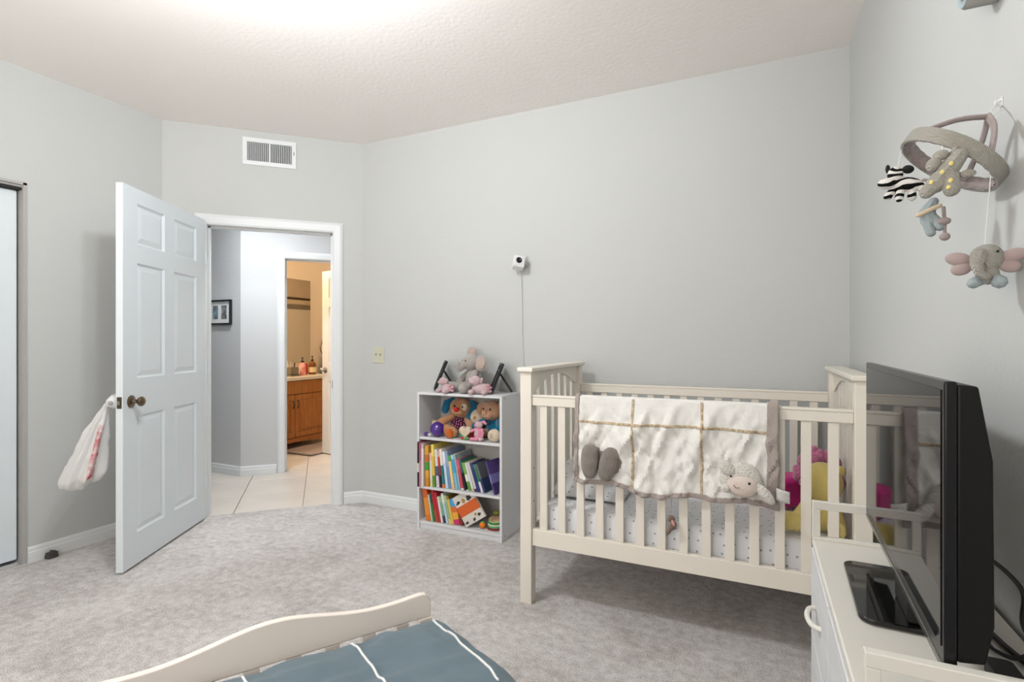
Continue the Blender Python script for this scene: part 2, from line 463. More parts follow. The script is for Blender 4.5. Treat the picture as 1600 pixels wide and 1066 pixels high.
# the bathroom faces of the two hall walls
wall('wall_bathroom_near',(Q0.x-0.05,Q0.y+T+0.001),(BX,Q0.y+T+0.001),0,HZ,M_BATHW,thick=0.01,side=1,label='near bathroom wall')
struct(obj('ceiling_hall',MB().box(-6.7,-2.5,0.8,7.2,HZ,HZ+0.1),M_CEIL,smooth=False),'hall and bathroom ceiling')
# clip: the hall ceiling stays outside the bedroom shell
me=bpy.data.objects['ceiling_hall'].data
bm=bmesh.new(); bm.from_mesh(me)
for co,no in ((P(0,T+0.002),-E2),):
    bmesh.ops.bisect_plane(bm,geom=bm.verts[:]+bm.edges[:]+bm.faces[:],plane_co=co,plane_no=no,clear_outer=True)
bm.to_mesh(me); bm.free()
baseboard('baseboard_hall_picture',(-6.6,Q0.y),(Q0.x+0.006,Q0.y),label='white baseboard under the hall picture')
baseboard('baseboard_hall_bathroom',Q0.xy,Q(BO0-0.07).xy,label='white baseboard beside the bathroom doorway')
casing('trim_3',tuple(Q0),R(45),BO0,BO1,BOZ,T,'white casing around the bathroom doorway',cw=0.062)

# tiled floor: grout bed and single tiles laid square to the angled walls
fh=struct(obj('floor_hall',MB().add([(-6.6,0.9,-0.012),(-3.62,0.9,-0.012),(-3.62,2.2,-0.012),(-2.6,3.2,-0.012),(-2.6,4.0,-0.012),(-3.18,4.3,-0.012),(-3.18,7,-0.012),(-6.6,7,-0.012)],[(0,1,2,3,4,5,6,7)]),M_GROUT,fix=False),'cream ceramic tile floor of hall and bathroom')
ts=0.453; s_off=-0.592; o_off=P(0,0.03).dot(E2)
tile_me=None
for i in range(-4,4):
    for j in range(0,10):
        a=s_off+i*ts; b_=o_off+j*ts-(0.0)
        c=E1*(a+ts/2)+E2*(b_+ts/2)
        # keep the tiles that lie in the hall or bathroom within sight of the doorway
        if c.x<-5.15 or c.x>-3.0 or c.y<2.0 or c.y>6.6: continue
        if j==0 and not (P(0).dot(E1)-0.1<a+ts/2<P(DL).dot(E1)+0.2): continue
        if tile_me is None:
            tl=obj('tile',MB().box(-ts/2+0.0025,ts/2-0.0025,-ts/2+0.0025,ts/2-0.0025,-0.012,-0.001),M_TILE,fh,0.0015,smooth=False); tile_me=tl.data
        else:
            tl=bpy.data.objects.new('tile',tile_me); COL.objects.link(tl); tl.parent=fh
            md=tl.modifiers.new('bevel','BEVEL'); md.width=0.0015; md.segments=1
        tl.location=c; tl.rotation_euler=(0,0,R(45))

# ---- light fixtures
def emit(name,col,strength):
    return mat(name,(0.9,0.9,0.9),0.5,emis=col,estr=strength)
M_FIX=mat('fixture white',(0.7,0.7,0.68),0.4)
def bulb_strength(P_,r): return P_/(math.pi*4*math.pi*r*r)
lf=thing('ceiling_light','white ceiling fixture with two bulbs above the bedroom','ceiling light',(LAMP_POS[0],LAMP_POS[1],ZC))
obj('canopy',MB().lathe([(0.07,0),(0.07,-0.02),(0.03,-0.04),(0.012,-0.05),(0.012,-0.145)],24),M_FIX,lf)
arm=MB()
for sg in (-1,1): arm.tube([(0,0,-0.138),(sg*0.05,sg*0.03,-0.146),(sg*0.09,sg*0.06,-0.148)],0.008,8)
obj('arm',arm,M_FIX,lf)
obj('added_shield_dish',MB().lathe([(0.02,-0.110),(0.10,-0.116),(0.20,-0.132),(0.202,-0.135),(0.10,-0.119),(0.02,-0.113)],32),M_FIX,lf)  # unseen dish added to keep direct bulb light off the ceiling
rb=0.05
for sg in (-1,1):
    obj('bulb',MB().ell((sg*0.09,sg*0.06,-0.198),rb,nu=20,nv=12),emit('bedroom bulb glow',(0.93,0.975,1.0),bulb_strength(BULB_POWER,rb)),lf)
hp=P(0.42,0.38)
hl=thing('ceiling_light','round flush light on the hall ceiling','ceiling light',(hp.x,hp.y,HZ))
obj('trim_ring',MB().lathe([(0.115,0),(0.115,-0.03),(0.095,-0.034),(0.092,-0.02),(0.092,-0.002)],32),M_FIX,hl)
obj('diffuser',MB().lathe([(0.088,-0.010),(0.088,-0.014),(0.001,-0.014)],28),emit('hall lamp glow',(0.92,0.96,1.0),HALL_POWER/(math.pi*0.0243)),hl)
bl=thing('ceiling_light','globe light bar above the bathroom mirror','wall lamp',(BX+0.02,3.86,2.12))
box('backplate',0,0.03,-0.35,0.35,-0.05,0.05,M_STEEL,bl,0.004)
for y in (-0.24,0,0.24):
    obj('globe',MB().ell((0.09,y,0.0),0.05),emit('bathroom lamp glow',(1.0,0.76,0.48),BATH_POWER/3/(math.pi*4*math.pi*0.0025)),bl)

cb=thing('ceiling_light','added round flush light on the bathroom ceiling','ceiling light',(-4.15,5.55,HZ))  # unseen lamp added to brighten the bathroom and its mirror view
obj('base',MB().lathe([(0.12,0),(0.12,-0.02),(0.11,-0.025)],28),M_FIX,cb)
obj('diffuser',MB().lathe([(0.105,-0.025),(0.105,-0.04),(0.07,-0.062),(0.02,-0.07)],28),emit('added bathroom glow',(1.0,0.80,0.55),20.0/(math.pi*0.045)),cb)
# ================================================================ CRIB
M_CRIB = mat('ivory crib paint', (0.80,0.75,0.665), 0.38, 0.45)
M_CAPS = mat('dark screw', (0.05,0.05,0.05), 0.5)
CX0, CX1, CY0, CY1 = -0.992, 0.372, 2.205, 2.985
crib = thing('crib','ivory wooden crib with slatted sides and arched ends','crib',((CX0+CX1)/2,(CY0+CY1)/2,0))
ox,oy=(CX0+CX1)/2,(CY0+CY1)/2
def cbox(n,x0,x1,y0,y1,z0,z1,bev=0.003): return box(n,x0-ox,x1-ox,y0-oy,y1-oy,z0,z1,M_CRIB,crib,bev)
PW=0.056
for x in (CX0,CX1-PW):
    for y in (CY0,CY1-PW):
        cbox('post',x,x+PW,y,y+PW,0,1.066,0.003)
for x in (CX0,CX1-PW):
    # sloping-edged cap board along each end
    cbox('cap_rail',x-0.012,x+PW+0.012,CY0-0.014,CY1+0.010,1.066,1.088,0.007)
    # arched top board of the end panel
    y0,y1=CY0+PW,CY1-PW; n=24; poly=[(y0,1.066),(y1,1.066)]
    low=0.968; hi=1.042
    for i in range(n+1):
        f=i/n; yy=y1+(y0-y1)*f
        a=abs(f-0.5)*2
        zz=low+(hi-low)*max(0.0,math.cos(min(a*1.12,1.0)*math.pi/2))**0.9
        poly.append((yy,zz))
    xm=x+PW/2
    obj('end_board',MB().prism(poly,xm-0.011-ox,xm+0.011-ox,lambda a,b_,c:(c,a-oy,b_)),M_CRIB,crib,0.0,smooth=False)
    cbox('end_rail',xm-0.012,xm+0.012,CY0+PW,CY1-PW,0.265,0.345)
    ns=7
    for i in range(ns):
        yy=CY0+PW+0.04+(CY1-CY0-2*PW-0.08)*(i/(ns-1))
        cbox('end_slat',xm-0.004,xm+0.004,yy-0.029,yy+0.029,0.34,1.045 if 0<i<ns-1 else 1.0,0.0015)
SL0,SLN,SLD=-0.883,14,0.0875
for y in (CY0+0.012,CY1-PW+0.016):
    cbox('top_rail',CX0+PW,CX1-PW,y,y+0.028,0.912,0.956,0.004)
    cbox('rail_lip',CX0+PW,CX1-PW,y-0.003,y+0.031,0.952,0.962,0.003)
    cbox('bottom_rail',CX0+PW,CX1-PW,y,y+0.028,0.268,0.345,0.003)
    for i in range(SLN):
        xx=SL0+i*SLD
        cbox('slat',xx-0.0175,xx+0.0175,y+0.006,y+0.022,0.345,0.912,0.002)
for z in (0.30,0.47,0.62):
    obj('screw',MB().lathe([(0.004,0),(0.003,0.0015)],10,Matrix.Translation((CX0+PW-ox,CY0+0.03-oy,z))@Matrix.Rotation(R(90),4,'Y')),M_CAPS,crib)
# mattress support board
cbox('mattress_support',CX0+PW,CX1-PW,CY0+0.05,CY1-0.05,0.325,0.338)

# mattress in dotted sheet
M_SHEET = dots_mat('white dotted cotton',(0.74,0.75,0.78),(0.33,0.33,0.37),22,0.085,bump=0.25,bscale=9)
mx0,mx1,my0,my1=CX0+0.075,CX1-0.075,CY0+0.052,CY1-0.052
def mattress_fn():
    mb=MB(); n=40; k=22; zt=0.452; zb=0.339; r=0.035
    def f(u,v):
        x=mx0+(mx1-mx0)*u; y=my0+(my1-my0)*v
        e=min(u*(mx1-mx0),(1-u)*(mx1-mx0),v*(my1-my0),(1-v)*(my1-my0))
        z=zt
        if e<r: z=zt-r*(1-math.sqrt(max(0,1-(1-e/r)**2)))
        z+=0.006*fbm(x*5,y*9,1)
        return (x,y,z)
    us=sorted(set([0,.008,.016,.026]+[i/n for i in range(1,n)]+[.974,.984,.992,1])); vs_=sorted(set([0,.012,.025,.05]+[j/k for j in range(2,k-1)]+[.95,.975,.988,1]))
    V=[f(u,v) for u in us for v in vs_]; nu,nv=len(us),len(vs_); F=[]
    for i in range(nu-1):
        for j in range(nv-1):
            a=i*nv+j; F.append((a,a+nv,a+nv+1,a+1))
    mb.add(V,F)
    loop=[i*nv for i in range(nu)]+[(nu-1)*nv+j for j in range(1,nv)]+[i*nv+nv-1 for i in range(nu-2,-1,-1)]+[j for j in range(nv-2,0,-1)]
    b0=len(mb.v)
    for q in loop: p=mb.v[q]; mb.v.append((p[0],p[1],zb))
    L_=len(loop)
    for i in range(L_): mb.f.append((loop[i],b0+i,b0+(i+1)%L_,loop[(i+1)%L_]))
    mb.f.append(tuple(b0+i for i in range(L_)))
    return mb
tag(obj('crib_mattress',mattress_fn(),M_SHEET),'crib mattress in a white fitted sheet with small grey dots','mattress')
# rumpled dotted blanket bunched up at the left end of the crib
M_BLK = dots_mat('rumpled dotted blanket',(0.62,0.62,0.63),(0.22,0.22,0.25),22,0.09,bump=0.3,bscale=14)
def blanket_f(u,v):
    x=mx0+0.015+0.34*u; y=my0+0.12+0.54*v
    e=min(u,1-u,v,1-v)
    h=0.15*(1-u)**1.3*min(1,e*6)**0.6+0.03*min(1,e*8)
    w=0.5+0.5*math.sin(y*46+3*fbm(x*4,y*4)+x*20)
    return (x+0.02*fbm(x*7,y*7,3),y+0.03*fbm(x*6,y*6,8),0.466+h*(0.75+0.3*w)+0.02*fbm(x*9,y*9,5)*min(1,e*6))
tag(obj('baby_blanket',MB().grid(blanket_f,36,40),M_BLK,solid=0.006),'rumpled grey dotted blanket bunched at the left end of crib','blanket')

# ================================================================ QUILT over the front rail
M_QUILT = mat('white quilted cotton',(0.80,0.785,0.75),0.9,0.15,bump=0.35,bscale=38,sheen=0.15)
M_QTRIM = mat('taupe plush trim',(0.42,0.36,0.33),0.95,0.1,bump=0.6,bscale=260,sheen=0.3)
M_RIB = bpy.data.materials.new('tan ribbon'); M_RIB=mat('tan stitched ribbon',(0.70,0.58,0.42),0.8,0.2,var=0.5,vscale=90,col2=(0.36,0.26,0.16))
QX0,QX1=-0.722,0.066
ry0=CY0+0.009; ry1=CY0+0.043; rz=0.966
def q_bottom(u):      # hem height
    return 0.592-0.012*u+0.012*math.sin(u*9+0.6)-0.008*math.sin(u*19)
def q_point(u,s,off=0.0,amp=1.0):
    """u 0..1 along the rail, s metres down the front (s<0: over the rail and down the inside)"""
    x=QX0+(QX1-QX0)*u
    wr=(0.020*fbm(x*9,s*4,2)+0.020*fbm(x*20+s*9,s*8+x*6,4)+0.018*abs(fbm(x*26-s*14,s*9,14)))*amp
    gather=0.006*math.sin(x*70+5*fbm(x*5,s*5,9))*amp
    if s>=0:
        k=min(1,s/0.12)
        y=ry0-0.006-k*(0.010+max(-0.006,wr+gather*0.6))-off
        z=rz-s
        x+=0.004*fbm(x*6,s*10,7)*k
    else:
        t=-s
        if t<0.046: y=ry0-0.006+(ry1-ry0+0.012)*(t/0.046); z=rz+off+0.003*math.sin(math.pi*t/0.046)
        else: y=ry1+0.006+off+0.006*min(1,(t-0.046)/0.1)+abs(wr)*0.6; z=rz-(t-0.046)
    return (x,y,z)
def q_patch(u0,u1,sa,sb,off,nu,ns):
    """sa, sb may be functions of u"""
    fa=sa if callable(sa) else (lambda u:sa); fb=sb if callable(sb) else (lambda u:sb)
    def f(a,b_):
        u=u0+(u1-u0)*a; s=fa(u)+(fb(u)-fa(u))*b_
        return q_point(u,s,off)
    return MB().grid(f,nu,ns)
drop=lambda u: rz-q_bottom(u)
quilt=obj('baby_quilt',q_patch(0,1,-0.30,drop,0,110,60),M_QUILT,solid=0.005)
tag(quilt,'white patchwork baby quilt with taupe trim draped over the crib rail','quilt')
UC=[0.0,(-0.47-QX0)/(QX1-QX0),(-0.198-QX0)/(QX1-QX0),1.0]
rw=0.0085
for uc in UC[1:3]:
    obj('ribbon',q_patch(uc-rw/(QX1-QX0)*0.55,uc+rw/(QX1-QX0)*0.55,0.0,lambda u:drop(u)-0.012,0.0045,3,60),M_RIB,quilt,solid=0.002)
hs=lambda u:0.104+0.004*math.sin(u*7)
obj('ribbon',q_patch(0.012,0.982,lambda u:hs(u)-rw*0.6,lambda u:hs(u)+rw*0.6,0.0045,110,3),M_RIB,quilt,solid=0.002)
# plush binding: bottom, left and right edges
for nm,uv in (('binding',(0,1,lambda u:drop(u)-0.013,lambda u:drop(u)+0.006,110,4)),('binding',(-0.002,0.022,-0.02,lambda u:drop(u),4,60)),('binding',(0.962,1.012,-0.03,lambda u:drop(u)+0.004,6,60))):
    obj(nm,q_patch(uv[0],uv[1],uv[2],uv[3],0.004,uv[4],uv[5]),M_QTRIM,quilt,solid=0.008)
# floppy taupe plush ears sewn to the left square
M_EAR=mat('taupe plush fur',(0.33,0.285,0.25),1.0,0.1,bump=0.9,bscale=320,sheen=0.4,var=0.25,vscale=40)
def q_at(px_u,s,out): p=q_point(px_u,s,0); return Vector((p[0],p[1]-out,p[2]))
for sx,r1,tl in ((-1,0.034,0.10),(1,0.036,-0.22)):
    u=0.135; c=q_at(u,0.255,0.018); e=MB()
    e.ell((0,0,0),(0.038,0.022,0.076),(0,0,0),20,16,warp=lambda p:Vector((math.copysign(abs(p.x/0.04)**0.75*0.04,p.x)*(1.0+0.10*p.z/0.072),p.y,math.copysign(abs(p.z/0.072)**0.85*0.072,p.z))))
    eo=obj('plush_ear',e,M_EAR,quilt); eo.location=c+Vector((sx*0.036+(0.010 if sx>0 else 0),-0.008,-0.024 if sx>0 else -0.020)); eo.rotation_euler=(R(4),0.06 if sx<0 else 0.30,R(6*sx))
e3=obj('plush_ear',MB().ell((0,0,0),(0.034,0.016,0.058),(0,0.34,0),18,12),M_EAR,quilt); e3.location=q_at(0.135,0.255,0.010)+Vector((0.074,0.0,-0.012))
hd=MB().ell((0,0,0),(0.066,0.014,0.052),(0,0,0),20,12); ho=obj('plush_head',hd,M_EAR,quilt); ho.location=q_at(0.14,0.262,0.004)
# lamb face on the right square
M_FLEECE=mat('white fleece',(0.80,0.76,0.70),1.0,0.1,bump=1.0,bscale=150,sheen=0.4,var=0.12,vscale=60)
M_SKIN=mat('pale pink plush face',(0.70,0.60,0.54),0.9,0.15,bump=0.2,bscale=60,sheen=0.2)
M_BLACK=mat('black thread',(0.01,0.01,0.01),0.4)
lc=q_at(0.845,0.283,0.012)
lamb=obj('lamb_head',MB().ell((0,0,0),(0.076,0.026,0.066),(0,0,0),28,16,warp=lambda p:p*(1+0.05*math.sin(p.x*190)*math.cos(p.z*170))),M_FLEECE,quilt); lamb.location=lc
lamb.rotation_euler=(0,R(8),0)
obj('face',MB().ell((0.008,-0.014,-0.018),(0.056,0.022,0.043),(0,0,0),24,14),M_SKIN,lamb)
obj('eye',MB().ell((0.030,-0.034,0.000),0.0048,nu=10,nv=8),M_BLACK,lamb)
obj('eye',MB().ell((-0.036,-0.026,0.010),0.0036,nu=10,nv=8),M_BLACK,lamb)
obj('smile',MB().tube([(-0.022,-0.034,-0.019),(-0.016,-0.0365,-0.025),(-0.008,-0.0375,-0.026),(0.0,-0.037,-0.022)],0.0011,6),M_BLACK,lamb)
for sx,c,r_,ro in ((-1,(-0.052,-0.016,0.034),(0.036,0.014,0.024),(0,0.6,0)),(1,(0.088,-0.016,-0.030),(0.046,0.012,0.020),(0,0.72,0))):
    ea=obj('lamb_ear',MB().ell(c,r_,ro,18,10),M_FLEECE,lamb)
obj('muzzle_fleece',MB().ell((-0.046,-0.018,-0.040),(0.020,0.014,0.018)),M_FLEECE,lamb)
# care label
tg=MB().grid(lambda a,b_:tuple(q_at(1.0,0.305,0.004)+Vector((0.002+0.045*a,-0.004-0.006*math.sin(a*4),-0.012*a-0.045*b_))),8,4)
obj('care_label',tg,mat('white satin label',(0.78,0.77,0.74),0.5,var=0.25,vscale=220),quilt,solid=0.0012)

# small brown plush monkey dangling from the quilt hem
hx=-0.316; hz=0.575
tm=thing('dangling_toy','small brown plush toy dangling on a cord below the quilt','toy',(hx,CY0+0.004,0.44))
M_BRN=mat('brown plush',(0.24,0.16,0.12),1.0,0.1,bump=0.8,bscale=300,sheen=0.3)
obj('cord',MB().tube([(0,0.002,0.155),(0.001,-0.002,0.1),(0,-0.006,0.055)],0.0015,6),mat('grey cord',(0.4,0.4,0.4),0.8),tm)
obj('head',MB().ell((0,-0.006,0.045),(0.016,0.014,0.015)),M_BRN,tm)
obj('body',MB().ell((0.006,-0.008,0.018),(0.015,0.012,0.022),(0,0.5,0)).limb([(0.0,-0.008,0.006),(-0.008,-0.009,-0.006),(-0.012,-0.010,-0.014)],[0.008,0.008,0.007]),M_BRN,tm)
obj('patch',MB().ell((0.010,-0.017,0.032),(0.007,0.005,0.014),(0,-0.4,0)),mat('pink felt',(0.55,0.30,0.26),0.9),tm)

# ================================================================ soft toys in the crib (plain generic shapes)
M_YEL=mat('yellow plush',(0.80,0.66,0.24),0.95,0.1,bump=0.3,bscale=200,sheen=0.35)
M_PNK=mat('pink shaggy plush',(0.68,0.20,0.36),1.0,0.1,bump=1.0,bscale=130,sheen=0.5,var=0.35,vscale=50)
M_MAG=mat('magenta plush',(0.62,0.02,0.22),0.9,0.15,bump=0.3,bscale=120,sheen=0.3,var=0.2,vscale=10)
yt=thing('plush_toy','yellow soft toy sitting in the right end of crib','plush toy',(0.235,2.40,0.464),R(-12)); yt.scale=(0.80,0.80,0.80)
obj('body',MB().ell((0,0,0.085),(0.075,0.065,0.095),(0,0,0),20,12),M_YEL,yt)
obj('head',MB().ell((0.005,-0.012,0.235),(0.088,0.078,0.098),(0,R(-8),0),24,16),M_YEL,yt)
obj('arm',MB().limb([(-0.055,-0.03,0.13),(-0.09,-0.08,0.06),(-0.10,-0.10,0.03)],[0.028,0.034,0.036]),M_YEL,yt)
obj('arm',MB().limb([(0.055,-0.03,0.13),(0.075,-0.075,0.06),(0.078,-0.085,0.035)],[0.028,0.032,0.034]),M_YEL,yt)
obj('leg',MB().limb([(-0.05,-0.03,0.045),(-0.10,-0.09,0.045),(-0.14,-0.13,0.048)],[0.036,0.043,0.048],14),M_YEL,yt)
obj('leg',MB().limb([(0.05,-0.03,0.04),(0.07,-0.10,0.04),(0.075,-0.13,0.042)],[0.034,0.038,0.04],14),M_YEL,yt)
obj('ear',MB().ell((0.075,0.0,0.295),(0.022,0.014,0.03),(0,0.4,0)),M_YEL,yt)
obj('ear',MB().ell((-0.06,0.005,0.305),(0.022,0.014,0.028),(0,-0.4,0)),M_YEL,yt)
obj('eye',MB().ell((0.048,-0.083,0.225),(0.006,0.005,0.010)),M_BLACK,yt)
obj('eye',MB().ell((-0.045,-0.078,0.225),(0.006,0.005,0.010)),M_BLACK,yt)
pk=MB()
random.seed(3)
for i in range(34):
    a=random.uniform(-0.2,1.2)*math.pi; rr=0.075+random.uniform(-0.02,0.02)
    p=(0.0+rr*math.cos(a)*1.15,0.0+random.uniform(-0.02,0.02),0.16+rr*math.sin(a)*1.2)
    pk.ell(p,(0.03,0.026,0.04),(0,random.uniform(-1,1),0),10,8)
pk.limb([(-0.02,0,0.02),(0,0,0.1),(0,0,0.16)],[0.05,0.06,0.07],14)
sp_=obj('shaggy_cushion',pk,M_PNK); sp_.location=(0.245,2.58,0.50)
sp_.scale=(0.72,0.8,0.88)
tag(sp_,'shaggy pink cushion behind the yellow soft toy','cushion')
mc=MB().box(-0.07,0.07,-0.065,0.065,0,0.135)
mg=obj('cube_cushion',mc,M_MAG,None,0.028,seg=4); mg.location=(0.135,2.70,0.464); mg.rotation_euler=(0,R(-4),R(32))
tag(mg,'magenta pink cube cushion leaning in the crib','cushion')

# ================================================================ BOOKCASE
M_LAM=mat('white laminate',(0.70,0.71,0.73),0.45,0.4)
KX0,KX1,KYF,KYB,KH=-1.990,-1.378,2.800,3.062,0.880
bk=thing('bookcase','white three shelf laminate bookcase beside the crib','bookcase',((KX0+KX1)/2,(KYF+KYB)/2,0))
kx,ky=(KX0+KX1)/2,(KYF+KYB)/2
def kbox(n,x0,x1,y0,y1,z0,z1,bev=0.001): return box(n,x0-kx,x1-kx,y0-ky,y1-ky,z0,z1,M_LAM,bk,bev)
kbox('side_panel',KX0,KX0+0.016,KYF,KYB,0,KH); kbox('side_panel',KX1-0.016,KX1,KYF,KYB,0,KH)
kbox('top_panel',KX0+0.016,KX1-0.016,KYF,KYB,KH-0.016,KH)
SH1,SH2,SH0=0.592,0.275,0.050
for z in (SH1,SH2,SH0): kbox('shelf',KX0+0.016,KX1-0.016,KYF+0.004,KYB-0.006,z-0.016,z)
kbox('kick_board',KX0+0.016,KX1-0.016,KYF+0.012,KYF+0.026,0,SH0-0.016)
box('back_panel',KX0+0.004-kx,KX1-0.004-kx,KYB-0.005-ky,KYB-ky,0.01,KH-0.004,mat('bookcase backing',(0.60,0.58,0.55),0.6),bk)
for y,z in ((2.84,0.862),(3.02,0.862),(2.84,0.03)):
    obj('screw',MB().lathe([(0.004,0),(0.003,0.001)],10,Matrix.Translation((KX1-kx,y-ky,z))@Matrix.Rotation(R(90),4,'Y')),M_CAPS,bk)

# ================================================================ DRESSER + TELEVISION
M_DRS=mat('cream dresser paint',(0.72,0.70,0.64),0.4,0.4)
M_DRF=mat('whitewashed drawer front',(0.70,0.71,0.72),0.5,0.35,bump=0.25,bscale=40,stretch=(1,0.15,1),var=0.08,vscale=30)
DX0,DX1,DY0,DY1,DZ=0.130,0.412,0.825,1.560,0.700
ds=thing('dresser','cream painted dresser with whitewashed drawers and gallery rails','dresser',((DX0+DX1)/2,(DY0+DY1)/2,0))
dx,dy=(DX0+DX1)/2,(DY0+DY1)/2
def dbox(n,x0,x1,y0,y1,z0,z1,m=M_DRS,bev=0.002,par=None): return box(n,x0-dx,x1-dx,y0-dy,y1-dy,z0,z1,m,par or ds,bev)
dbox('body',DX0+0.014,DX1,DY0+0.004,DY1-0.004,0.05,DZ-0.018)
dbox('plinth',DX0+0.03,DX1,DY0+0.02,DY1-0.02,0,0.05)
dbox('top',DX0,DX1,DY0,DY1,DZ-0.018,DZ,bev=0.004)
ym=1.213
for ya,yb in ((ym+0.003,DY1-0.006),(DY0+0.006,ym-0.003)):
    for za,zb in ((0.475,0.678),(0.27,0.47),(0.065,0.265)):
        dr=dbox('drawer_front',DX0-0.002,DX0+0.014,ya,yb,za,zb,M_DRF,0.003)
        yc=(ya+yb)/2; zc=(za+zb)/2-0.004; hx_=DX0-dx-0.002
        pts=[]
        for i in range(13):
            f=i/12; a=math.pi*f
            pts.append((hx_+0.004-0.026*math.sin(a)**0.7,yc-dy+0.052*math.cos(a),zc))
        obj('bow_handle',MB().tube(pts,0.0058,8),M_DRS,dr)
def gallery(y,nm):
    z1=DZ+0.098
    g=MB()
    g.box(DX0-dx,DX1-dx,y-0.008-dy,y+0.008-dy,z1-0.020,z1)
    g.box(DX0-dx,DX1-dx,y-0.008-dy,y+0.008-dy,DZ,DZ+0.008)
    g.box(DX0-dx,DX0+0.018-dx,y-0.008-dy,y+0.008-dy,DZ+0.008,z1-0.020)
    g.box(DX1-0.018-dx,DX1-dx,y-0.008-dy,y+0.008-dy,DZ+0.008,z1-0.020)
    obj('gallery_rail',g,M_DRS,ds,0.0015,smooth=False)
gallery(DY1-0.008,'far'); gallery(DY0+0.008,'near')

M_TVB=mat('black gloss plastic',(0.006,0.006,0.007),0.25,0.3)
M_TVM=mat('black matte plastic',(0.006,0.006,0.006),0.45,0.2)
M_SCR=mat('dark glossy screen',(0.004,0.004,0.005),0.03,0.34)
M_SCR.node_tree.nodes['Principled BSDF'].inputs['IOR'].default_value=1.22   # anti-reflection coating
M_ACR=mat('smoked acrylic edge',(0.05,0.05,0.045),0.08,0.5)
TX=0.231; TY0,TY1=0.846,1.526; TZ0,TZ1=0.790,1.158
tv=thing('television','black flat screen television standing on the cream dresser','television',(TX+0.03,(TY0+TY1)/2,DZ+0.001),R(-2.0))
tx,ty,tz=TX+0.03,(TY0+TY1)/2,DZ+0.001
def tbox(n,x0,x1,y0,y1,z0,z1,m,bev=0.0): return box(n,x0-tx,x1-tx,y0-ty,y1-ty,z0-tz,z1-tz,m,tv,bev)
tbox('bezel',TX,TX+0.014,TY0,TY1,TZ0,TZ1,M_TVB,0.003)
tbox('screen',TX-0.0012,TX+0.002,TY0+0.012,TY1-0.012,TZ0+0.020,TZ1-0.012,M_SCR)
bc=[(0.0,TZ0+0.006),(0.0,TZ1-0.004),(0.030,TZ1-0.006),(0.050,TZ1-0.10),(0.052,TZ0+0.06),(0.040,TZ0+0.010)]
obj('rear_housing',MB().prism(bc,TY0+0.003-ty,TY1-0.003-ty,lambda a,b_,c:(TX+0.014+a*0.72-tx,c,b_-tz)),M_TVM,tv,0.003,smooth=False)
tbox('acrylic_edge',TX-0.001,TX+0.006,TY0+0.004,TY1-0.004,TZ0-0.010,TZ0+0.001,M_ACR,0.002)
# stand: neck and rounded glossy base plate
yc=(TY0+TY1)/2
tbox('neck',TX+0.012,TX+0.04,yc-0.06,yc+0.06,DZ+0.012,TZ0+0.03,M_TVB,0.004)
def rrect(w,h,r,n=6):
    pts=[]
    for cx_,cy_,a0 in ((w/2-r,h/2-r,0),(-w/2+r,h/2-r,90),(-w/2+r,-h/2+r,180),(w/2-r,-h/2+r,270)):
        for i in range(n+1):
            a=R(a0+90*i/n); pts.append((cx_+r*math.cos(a),cy_+r*math.sin(a)))
    return pts
bx0,bx1,by0,by1=0.170,0.335,1.115,1.400
obj('base_plate',MB().prism(rrect(bx1-bx0,by1-by0,0.025),DZ+0.002-tz,DZ+0.012-tz,lambda a,b_,c:((bx0+bx1)/2+a-tx,(by0+by1)/2+b_-ty,c)),mat('black piano gloss',(0.004,0.004,0.004),0.05,0.55),tv,0.003)
# cables behind the television
M_CBL=mat('black cable',(0.008,0.008,0.008),0.45)
def smooth_path(pts,n=8):
    P_=[Vector(p) for p in pts]; out=[]
    for i in range(len(P_)-1):
        p0=P_[max(i-1,0)];p1=P_[i];p2=P_[i+1];p3=P_[min(i+2,len(P_)-1)]
        for k in range(n):
            t=k/n
            out.append(0.5*((2*p1)+(-p0+p2)*t+(2*p0-5*p1+4*p2-p3)*t*t+(-p0+3*p1-3*p2+p3)*t**3))
    out.append(P_[-1]); return out
c_=obj('power_cable',MB().tube(smooth_path([(0.318,1.10,0.86),(0.345,1.09,0.855),(0.375,1.075,0.82),(0.372,1.065,0.775),(0.380,1.055,0.74),(0.365,1.07,0.715),(0.352,1.10,0.707),(0.348,1.12,0.707)]),0.0035,8),M_CBL)
tag(c_,'black cable looping out behind the television','cable')
c_=obj('power_cable',MB().tube(smooth_path([(0.36,1.22,0.706),(0.37,1.12,0.708),(0.39,1.03,0.708),(0.402,0.95,0.708),(0.402,0.87,0.708)]),0.005,8),M_CBL)
tag(c_,'thick black cable lying along the wall on the dresser','cable')
c_=obj('power_cable',MB().tube(smooth_path([(0.355,1.05,0.706),(0.36,0.99,0.706),(0.375,0.93,0.706),(0.385,0.86,0.706)]),0.0042,8),M_CBL)
tag(c_,'thin black cable on the dresser top nearest the near rail','cable')
pl=obj('power_plug',MB().prism(rrect(0.035,0.05,0.008),0,0.022),M_CBL,None,0.003); pl.location=(0.335,1.02,DZ+0.001)
tag(pl,'small black power adapter on the dresser behind the television','adapter')

# ================================================================ TODDLER BED
M_BED=mat('white bed paint',(0.85,0.77,0.70),0.4,0.4)
M_DUV=mat('slate blue duvet cotton',(0.115,0.165,0.195),0.8,0.25,bump=0.12,bscale=14,sheen=0.15,var=0.10,vscale=5)
M_PIP=mat('white piping',(0.75,0.76,0.75),0.7)
a_=Vector((-math.sin(YAW),math.cos(YAW),0)); l_=Vector((math.cos(YAW),math.sin(YAW),0))
b_right=l_*-0.227+a_*1.446
ang=R(57.6)
bd=(l_*math.sin(ang)+a_*math.cos(ang)); bd.normalize()      # along the board, left to right
bed_w=0.80
borig=b_right-bd*bed_w
bed=thing('toddler_bed','white toddler bed with a wavy topped end board','bed',tuple(borig),math.atan2(bd.y,bd.x))
